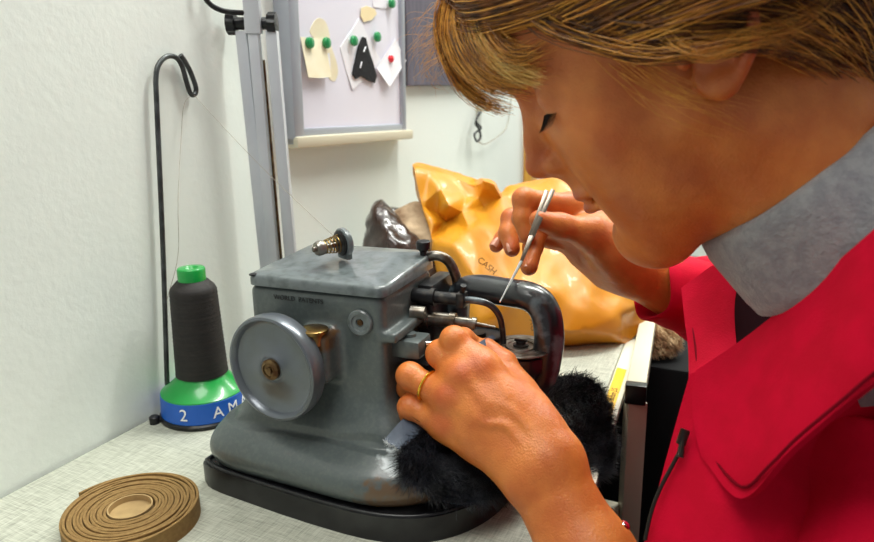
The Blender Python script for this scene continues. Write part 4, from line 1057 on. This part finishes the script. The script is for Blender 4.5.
# ---- jacket panels that hang from the body
def px(*g): return [[P(*q) for q in r] for r in g]
bm = BM()
sheet(bm, px([(683, 289, .600), (700, 277, .590), (720, 264, .570), (736, 272, .560)],
             [(686, 320, .580), (702, 316, .570), (722, 312, .555), (738, 318, .548)],
             [(690, 352, .560), (705, 350, .550), (725, 350, .540), (741, 356, .532)],
             [(690, 390, .535), (706, 392, .525), (725, 394, .515), (748, 398, .505)]), .005, 6)
lp = obj('right_front_panel', bm, 'red_cloth', person, world=True, angle=60, label='open right front of the jacket with stitched edge')
bm = BM()
G, nn = sheet(bm, px([(697, 372, .448), (750, 337, .430), (812, 287, .392), (874, 234, .350), (950, 165, .31)],
             [(694, 400, .440), (745, 375, .415), (815, 325, .372), (878, 278, .330), (960, 220, .295)],
             [(697, 430, .430), (744, 440, .398), (806, 390, .360), (876, 335, .320), (965, 275, .285)],
             [(704, 458, .420), (744, 499, .388), (796, 449, .358), (876, 384, .318), (970, 325, .285)]), .004, 7)
cl = obj('jacket_collar', bm, 'red_cloth', person, world=True, angle=60, label='wide red jacket collar flap')
bm = BM()
sheet(bm, px([(692, 374, .452), (712, 372, .440), (740, 380, .425), (800, 400, .42), (880, 380, .40)],
             [(674, 440, .452), (700, 440, .430), (740, 450, .410), (800, 470, .415), (880, 480, .42)],
             [(658, 500, .448), (690, 510, .420), (735, 520, .400), (800, 540, .40), (880, 560, .42)],
             [(644, 555, .446), (680, 570, .415), (735, 590, .395), (800, 620, .40), (880, 650, .42)],
             [(630, 630, .450), (670, 660, .415), (735, 680, .395), (800, 720, .37), (880, 750, .34)]), .004, 7)
fp = obj('left_front_panel', bm, 'red_cloth', person, world=True, angle=60, label='left front of the red jacket')
bm = BM(); tube(bm, catmull([P(682, 447, .434), P(672, 466, .436), P(661, 487, .437), P(652, 510, .438), P(645, 540, .438)], 5), .0013, 8); zp = obj('zip', bm, 'zip_metal', person, world=True, label='dark metal zip')
bm = BM(); a = P(683, 437, .430); box(bm, (-.0028, -.0018, -.005), (.0028, .0018, .005), tmat(a, UP*.9+RT*.3), .001); tube(bm, [a, a+nrm(-UP*.8-RT*.2)*.012-FWD*.003], [.0016, .0022], 8); obj('zip_slider', bm, 'zip_metal', zp, world=True)

bm = BM(); sheet(bm, px([(730, 264, .575), (752, 258, .55), (790, 270, .52)], [(732, 310, .555), (752, 310, .53), (790, 315, .50)], [(735, 360, .540), (752, 360, .51), (790, 350, .48)]), .003, 5)  # added dark sheet standing in for the deep shade between panel and collar
obj('gap_shade', bm, 'red_shade', person, world=True, label='dark sheet as painted shade inside the open jacket')
for gr in ([(689, 292, .592), (692, 320, .574), (696, 352, .552), (698, 384, .535)],):
    bm = BM(); tube(bm, catmull([P(*q) for q in gr], 6), .0009, 6); obj('stitching', bm, 'red_dark', lp, world=True)
bm = BM(); tube(bm, catmull([P(703, 402, .436), P(706, 432, .427), P(713, 456, .414), P(742, 487, .387), P(770, 465, .368), P(797, 438, .352), P(840, 402, .330), P(876, 372, .314), P(920, 345, .295)], 6), .0009, 6); obj('stitching', bm, 'red_dark', cl, world=True)

# ================================================================ THINGS SHE HOLDS AND WEARS
# tweezers
tip = P(500, 302, .548); jn = P(521, 262, .598); ea = P(547, 190, .650); eb = P(553.5, 189, .652)
tz = thing('tweezers', 'fine steel tweezers held in the right hand above the feed disc', 'tweezers', tuple(tip))
bm = BM(); tube(bm, [tip, tip+(jn-tip)*.5, jn], [.0006, .0011, .0015], 10); obj('point', bm, 'chrome', tz, world=True, label='bright needle point')
for e_, o_ in ((ea, -1), (eb, 1)):
    bm = BM(); dd = nrm(e_-jn); sd = nrm(np.cross(dd, FWD)); L_n = np.linalg.norm(e_-jn)
    m_ = tmat(jn, dd, tuple(sd)); box(bm, (-.0014, -.0008, -.002), (.0014, .0008, L_n*.35), m_, .0004)
    box(bm, (-.0020, -.0008, L_n*.33), (.0020, .0008, L_n*.99), m_, .0004); obj('arm', bm, 'dark_steel', tz, world=True)
# wedding ring
rc = R_3[0]*.44+R_3[1]*.56; ra = nrm(R_3[1]-R_3[0]); rm = frame(ra)
bm = BM(); 
pr_ = [V(*(rm @ Vector((math.cos(k*.2618)*.0113, math.sin(k*.2618)*.0113, 0))))+rc for k in range(24)]
tube(bm, pr_, .0013, 10, closed=True); tag(obj('finger_ring', bm, 'gold', world=True), 'plain gold ring on the left ring finger', 'ring')
# bead bracelet
bc = lw+dirA*.060; br_ = thing('bracelet', 'silver and red beaded bracelet on the left wrist', 'bracelet', tuple(bc))
for k in range(22):
    a = 2*math.pi*k/22; c = bc+side*math.cos(a)*.0315+nf*math.sin(a)*.0205; bm = BM()
    bmesh.ops.create_icosphere(bm, subdivisions=2, radius=.0042 if k % 3 else .0046)
    for v_ in bm.verts: v_.co = Vector(c)+v_.co
    obj('bead', bm, 'chrome' if k % 4 else 'red_bead', br_, world=True)

# ================================================================ FUR PELT
pelt = thing('fur_pelt', 'black fur pelt with blue-grey leather back draped over the machine base and table edge', 'fur', tuple(P(520, 440, .60)))
bmh = BM()
Ls = px([(400, 447, .528), (410, 480, .522), (448, 503, .518), (492, 498, .530), (520, 478, .548)],
        [(412, 440, .532), (428, 462, .528), (462, 480, .528), (505, 478, .545), (535, 462, .566)],
        [(424, 430, .540), (448, 442, .542), (482, 455, .548), (520, 450, .575), (550, 440, .60)],
        [(436, 420, .556), (465, 422, .562), (500, 425, .575), (540, 420, .612), (565, 415, .64)])
Rs_ = px([(520, 478, .548), (545, 482, .585), (570, 486, .610), (592, 482, .622), (606, 472, .632)],
        [(530, 440, .585), (555, 445, .620), (582, 445, .648), (602, 448, .655), (613, 445, .655)],
        [(540, 405, .660), (562, 408, .680), (580, 408, .695), (597, 414, .690), (608, 422, .680)],
        [(540, 382, .730), (560, 378, .745), (576, 376, .750), (590, 384, .740), (599, 396, .725)])
G1, n1 = sheet(bmh, Ls, .0015, 6); G2, n2 = sheet(bmh, Rs_, .0015, 6)
obj('hide', bmh, 'hide_blue', pelt, world=True, angle=60)
flap = BM(); Gf, nf_ = sheet(flap, px([(384, 441, .528), (395, 447, .524), (404, 453, .522)], [(393, 430, .534), (405, 437, .530), (414, 446, .528)], [(404, 418, .542), (415, 427, .540), (425, 436, .538)], [(418, 408, .556), (430, 415, .556), (440, 424, .556)]), .0016, 6)
obj('leather_flap', flap, 'hide_blue', pelt, world=True, angle=60, label='blue-grey leather corner turned up')
pf = BM(); sheet(pf, px([(462, 358, .560), (470, 351, .548), (480, 342, .552), (492, 335, .568)], [(468, 362, .552), (476, 354, .548), (485, 346, .552), (495, 338, .568)]), .0014, 5); obj('pinched_edge', pf, 'hide_blue', pelt, world=True, label='folded fur edge between the fingers')
def grow(G, nn, n, ln, out=None, up=.3, edge=None, seed=1, curl=.35):
    r = np.random.default_rng(seed); nu, nv = G.shape[:2]; res = []
    tocam = CAM-G.reshape(-1, 3).mean(0); sg = 1 if nn.reshape(-1, 3).mean(0)@tocam > 0 else -1
    u_ = r.uniform(0, nu-1.001, n); v_ = r.uniform(0, nv-1.001, n)
    i = u_.astype(int); j = v_.astype(int); fu = (u_-i)[:, None]; fv = (v_-j)[:, None]
    bl = lambda A: A[i, j]*(1-fu)*(1-fv)+A[i+1, j]*fu*(1-fv)+A[i, j+1]*(1-fu)*fv+A[i+1, j+1]*fu*fv
    p = bl(G); nr = bl(nn)*sg; fl = fbm(p, 160, seed, 2)[:, None]; f2 = fbm(p+.3, 160, seed+9, 2)[:, None]
    tdir = nr*.55+V(.25, -.2, -.45)*.6+r.normal(0, curl, (n, 3))*.55+np.cross(nr, V(0, 0, 1))*fl*.9+V(0, 0, 1)*f2*.3
    tdir /= np.linalg.norm(tdir, axis=1, keepdims=True); L_ = ln*r.uniform(.6, 1.15, (n, 1))
    bend = np.cross(tdir, r.normal(0, 1, (n, 3))); pts = [p, p+(nr*.5+tdir*.5)*L_*.4, p+(nr*.28+tdir*.6)*L_*.75+bend*L_*.12, p+tdir*L_+bend*L_*.25]
    return np.stack(pts, 1)
fs = np.concatenate([grow(G1, n1, 9000, .0135, seed=3), grow(G2, n2, 11000, .0125, seed=4)])
o = strands('fur', fs, .00042, 'fur_black', pelt, label='long black fur'); o['kind'] = 'stuff'
# pale ragged cut edge
ed_ = []
for k in range(260):
    t_ = rng.uniform(0, 1); a = P(384, 441, .527)*(1-t_)+P(404, 453, .521)*t_ if k % 2 else P(404, 453, .521)*(1-t_)+P(424, 437, .534)*t_
    d = rng.normal(0, 1, 3)*.0016; ed_.append([a, a+d*.5, a+d])
strands('ragged_edge', ed_, .00022, 'hide_edge', pelt, label='pale ragged cut edge')

# ================================================================ BAGS ON THE TABLE
def crumple(name, outl, inner, back, m, parent, noise=.004, sc=60, seed=2, cuts=5, shrink=.9, smooth=2, prn=None):
    pts = outl+inner; n = len(outl)
    r = geometry.delaunay_2d_cdt([Vector((p[0], -p[1])) for p in pts], [], [list(range(n))][0:1], 1, 1e-6)
    assert len(r[0]) == len(pts), (len(r[0]), len(pts))
    order = [l[0] for l in r[3]]
    co = [P(*pts[k]) for k in order]
    bm = BM(); vs = [bm.verts.new(c) for c in co]
    for f in r[2]:
        try: bm.faces.new([vs[k] for k in f])
        except ValueError: pass
    inv = {order[k]: vs[k] for k in range(len(order))}
    cen = sum(P(*p) for p in outl)/n; dirb = nrm(V(FWD[0], FWD[1], 0))
    b1 = []; b2 = []
    for k in range(n):
        c = P(*outl[k]); q = cen+(c-cen)*1.02+dirb*back*.45; q2 = cen+(c-cen)*shrink*.75+dirb*back
        for w_ in (q, q2): w_[2] = max(w_[2], TZ+.002) if c[2] < TZ+.02 else w_[2]
        b1.append(bm.verts.new(q)); b2.append(bm.verts.new(q2))
    cb_ = bm.verts.new(cen+dirb*(back*1.02))
    for k in range(n):
        j = (k+1) % n
        bm.faces.new((inv[k], inv[j], b1[j], b1[k])); bm.faces.new((b1[k], b1[j], b2[j], b2[k])); bm.faces.new((b2[k], b2[j], cb_))
    bmesh.ops.recalc_face_normals(bm, faces=bm.faces)
    bmesh.ops.subdivide_edges(bm, edges=bm.edges[:], cuts=cuts, use_grid_fill=True)
    bmesh.ops.triangulate(bm, faces=[f for f in bm.faces if len(f.verts) > 4])
    for _ in range(smooth): bmesh.ops.smooth_vert(bm, verts=bm.verts[:], factor=.5, use_axis_x=True, use_axis_y=True, use_axis_z=True)
    bm.normal_update(); cc = np.array([v_.co[:] for v_ in bm.verts])
    f = np.abs(fbm(cc, sc, seed, 3))*-2+.6; f += .5*np.abs(fbm(cc*V(1, 1, .6), sc*.45, seed+5, 2))
    for v_, q in zip(bm.verts, f):
        low = min(1, max(0, (v_.co.z-TZ)/.02)); v_.co += v_.normal*float(q)*noise*low
        if v_.co.z < TZ+.001 and v_.co.x < .24: v_.co.z = TZ+.001
    return obj(name, bm, m, parent, world=True, angle=48)
yb = thing('plastic_bag', 'crumpled yellow plastic bag lying on the table behind the machine', 'bag', tuple(Z(540, 335)))
yo = [(415, 169, 1.0), (430, 171, 1.01), (455, 177, 1.03), (474, 183, 1.02), (484, 181, .985), (493, 185, .985), (501, 199, 1.0), (512, 192, 1.03), (530, 187, 1.05), (562, 180, 1.07), (605, 200, 1.06), (640, 238, 1.04), (666, 283, 1.02), (658, 315, .985), (627, 345, .93), (600, 346, .925), (560, 350, .918), (500, 350, .918), (456, 344, .93), (452, 300, .93), (440, 275, .945), (431, 240, .965), (421, 205, .985)]
yi = [(440, 189, .975), (449, 205, .955), (466, 196, 1.0), (437, 213, .985), (447, 222, .990), (434, 224, .965), (462, 212, .972), (478, 198, .995), (484, 208, 1.0), (491, 222, .955), (470, 230, .945), (452, 245, .925), (505, 225, .945), (520, 215, .975), (500, 262, .905), (478, 280, .905), (460, 300, .915), (480, 325, .898), (520, 300, .893), (528, 260, .925), (545, 330, .888), (560, 290, .900), (548, 225, .97), (580, 240, .965), (600, 270, .935), (592, 300, .905), (585, 330, .892), (612, 318, .902), (625, 295, .93), (640, 300, .95), (615, 335, .905)]
yi = [(x, y, d+(d-.945)*.35) for x, y, d in yi]
crumple('bag_body', yo, yi, .10, 'bag_yellow', yb, .0042, 48, 2, cuts=5, smooth=1)
for txt, (x, y, d), rt, sz in (('CASH', (487, 266, .884), -40, .011), ('THE', (531, 313, .874), -38, .011), ('AG', (533, 325, .870), -80, .011)):
    tb = text_bm(txt, sz, .0003); c = P(x, y, d); m_ = Matrix.Translation(Vector(c)) @ Matrix([[RT[i], UP[i], -FWD[i]] for i in range(3)]).to_4x4() @ Matrix.Rotation(math.radians(rt), 4, 'Z')
    tb.transform(m_); obj('print', tb, 'bag_print', yb, world=True, smooth=False, label='faint dark printing')
bb = thing('brown_bag', 'shiny dark brown bag leaning behind the sewing machine, beige fur inside', 'bag', tuple(Z(410, 325)))
crumple('bag_body', [(363, 245, 1.0), (365, 222, 1.0), (375, 205, 1.0), (381, 203, 1.0), (389, 212, .99), (402, 224, .985), (418, 240, .975), (436, 262, .965), (450, 290, .96), (452, 330, .965), (400, 331, .965), (370, 330, .97)], [(376, 222, .975), (388, 235, .96), (380, 255, .955), (405, 250, .955), (420, 275, .945), (385, 290, .95), (410, 310, .945)], .05, 'bag_brown', bb, .003, 80, 4)
crumple('bag_back', [(383, 208, 1.045), (400, 210, 1.05), (418, 206, 1.05), (432, 203, 1.05), (440, 215, 1.05), (445, 260, 1.05), (420, 300, 1.04), (390, 290, 1.04), (380, 240, 1.04)], [(405, 215, 1.045), (420, 225, 1.045), (410, 250, 1.045)], .03, 'bag_brown', bb, .003, 70, 6)
vf = Vol(tuple(P(415, 235, 1.02)-.09), tuple(P(415, 235, 1.02)+.09), .003)
for q in ((402, 222, 1.02, .020), (416, 217, 1.02, .022), (428, 226, 1.015, .024), (412, 236, 1.01, .026), (430, 245, 1.0, .026)): vf.ell(P(*q[:3]), (q[3],)*3, k=.012)
fc, ff = vf.mesh('f', 1); fc = fc+(fbm(fc, 140, 3, 3)*.003)[:, None]*V(0, -1, .5)
tag(link_mesh('fur_piece', fastmesh('fur_piece', fc, ff), 'fur_beige', None, world=True, angle=None), 'beige fur piece poking out of the brown bag', 'fur')

# ================================================================ DARK CORNER RIGHT OF THE TABLE
cw = lambda x, y, d: P(x, y, d)
fl = V(*Z(640, 345, .70)); ang = math.atan2(WD[1], WD[0])
cab = thing('cabinet', 'low black cabinet in the dark beyond the table end', 'cabinet', (fl[0]+.17, fl[1]+.22, 0), ang)
b = BM(); box(b, (-.35, -.32, .05), (.35, .28, .70), None, .004); box(b, (-.32, -.29, 0), (.32, .25, .05)); obj('body', b, 'dark_box', cab)
for s_ in (-1, 1):
    b = BM(); box(b, (s_*.175-.168, -.338, .07), (s_*.175+.168, -.321, .68), None, .003); d_ = obj('door', b, 'dark_box', cab)
    b = BM(); tube(b, [(s_*.03, -.352, .42), (s_*.03, -.352, .52)], .004, 10); tube(b, [(s_*.03, -.339, .43), (s_*.03, -.352, .43)], .003, 8); tube(b, [(s_*.03, -.339, .51), (s_*.03, -.352, .51)], .003, 8); obj('handle', b, 'steel_worn', d_)
mat('fur_tip', (236, 206, 160), .6, c2=(170, 126, 84), scale=60)
sc0 = P(656, 331, 1.0)
vf = Vol(tuple(sc0-.07), tuple(sc0+.07), .0025)
for q in ((648, 334, .014), (657, 328, .017), (667, 334, .013), (658, 338, .014)): vf.ell(P(q[0], q[1], 1.0), (q[2],)*3, k=.012)
fc, ff = vf.mesh('f', 1); fc = fc+(fbm(fc, 170, 7, 3)*.002)[:, None]*V(0, -1, .5); fc[:, 2] += .703-fc[:, 2].min()
fst = []
me_ = fastmesh('t', fc, ff); nn_ = np.zeros(len(fc)*3, np.float32); me_.vertices.foreach_get('normal', nn_); nn_ = nn_.reshape(-1, 3)
for k in rng.integers(0, len(fc), 2600):
    p = fc[k]; d = nn_[k]*.007+V(.003, -.002, -.004)+rng.normal(0, .0022, 3)
    if p[2]+d[2] < .7035: d[2] = .0
    fst.append([p, p+d*.6+V(0, 0, .001), p+d])
tag(link_mesh('fur_scrap', fastmesh('fur_scrap', fc, ff), 'fur_beige', None, world=True, angle=None), 'small beige-brown fur scrap lying beyond the yellow bag', 'fur')
strands('fur', fst, .0006, 'fur_tip', bpy.data.objects['fur_scrap'])['kind'] = 'stuff'
# aluminium stand beside the table
q1 = Z(642, 352, .765); q0 = Z(636, 386, .765)
stn = thing('metal_stand', 'pale square-tube metal stand beside the table edge', 'stand', (q0[0], q0[1], 0))
hd = nrm(q1-q0); w2 = .0105
mm = tmat(q0-V(0, 0, w2), hd, (0, 0, 1)); b = BM(); box(b, (-w2, -w2, .012), (w2, w2, .40), mm, .002); obj('top_bar', b, 'cream_metal', stn, world=True)
b = BM(); box(b, (-w2-.0008, -w2-.0008, -.002), (w2+.0008, w2+.0008, .012), mm, .002); obj('end_cap', b, 'black_plastic', stn, world=True)
for kk in (.0, .38):
    c = q0+hd*(kk+.012); b = BM(); box(b, (c[0]-w2, c[1]-w2, 0), (c[0]+w2, c[1]+w2, .765-2*w2), None, .002); obj('leg', b, 'cream_metal', stn, world=True)
c = q0+hd*.012; b = BM(); mm2 = tmat((c[0], c[1], .60), (-WN[0]*1, -WN[1], 0), (0, 0, 1)); box(b, (-.008, -.008, w2), (.008, .008, .09), mm2, .002); obj('crossbar', b, 'cream_metal', stn, world=True)
mm2 = tmat((c[0], c[1], .15), tuple(hd), (0, 0, 1)); b = BM(); box(b, (-.009, -.009, 0), (.009, .009, .38), mm2, .002); obj('crossbar', b, 'cream_metal', stn, world=True)
# ================================================================ CAMERA AND LIGHT
cd = bpy.data.cameras.new('camera'); co_ = bpy.data.objects.new('camera', cd); COL.objects.link(co_)
cd.sensor_width = 36; cd.lens = FP/874*36; cd.clip_start = .02
co_.matrix_world = Matrix([[RT[i], UP[i], -FWD[i], CAM[i]] for i in range(3)]+[[0, 0, 0, 1]])
cd.dof.use_dof = True; cd.dof.focus_distance = .58; cd.dof.aperture_fstop = 9
SC.camera = co_
def area(name, loc, to, sx, sy, w, col):
    l = bpy.data.lights.new(name, 'AREA'); l.shape = 'RECTANGLE'; l.size = sx; l.size_y = sy; l.energy = w; l.color = col
    o = bpy.data.objects.new(name, l); COL.objects.link(o); o.location = loc
    o.rotation_euler = (Vector(to)-Vector(loc)).to_track_quat('-Z', 'Y').to_euler(); return o
# ceiling tubes
for i, (s, n) in enumerate(((.9, .55), (2.4, .9))):
    f_ = thing('ceiling_light', 'fluorescent ceiling light above the table' if i == 0 else 'fluorescent ceiling light further along the room', 'ceiling light', tuple(wp(s, HT-.06, n)), math.atan2(WD[1], WD[0]))
    b = BM(); box(b, (-.62, -.09, 0), (.62, .09, .06), None, .004); obj('casing', b, 'cream_metal', f_)
    c = wp(s, HT-.075, n); area('ceiling_tube', c, c-V(0, 0, 1), 1.2, .18, 31 if i == 0 else 26, (.98, 1, .95))
p_ = P(330, -330, .35); area('added_fill', V(-.25, .0, 2.45), V(-.05, .5, .8), .9, .7, 14, (1, .99, .95))  # unseen fill lamp added overhead to brighten table and machine
w = bpy.data.worlds.new('world'); SC.world = w; w.use_nodes = True
w.node_tree.nodes['Background'].inputs[0].default_value = (.95, .96, 1, 1); w.node_tree.nodes['Background'].inputs[1].default_value = .25
SC.view_settings.view_transform = 'Standard'; SC.view_settings.look = 'None'; SC.view_settings.gamma = 1; SC.view_settings.exposure = 0.32
SC.view_settings.use_curve_mapping = False
SC.cycles.use_denoising = True
SC.cycles.max_bounces = 6
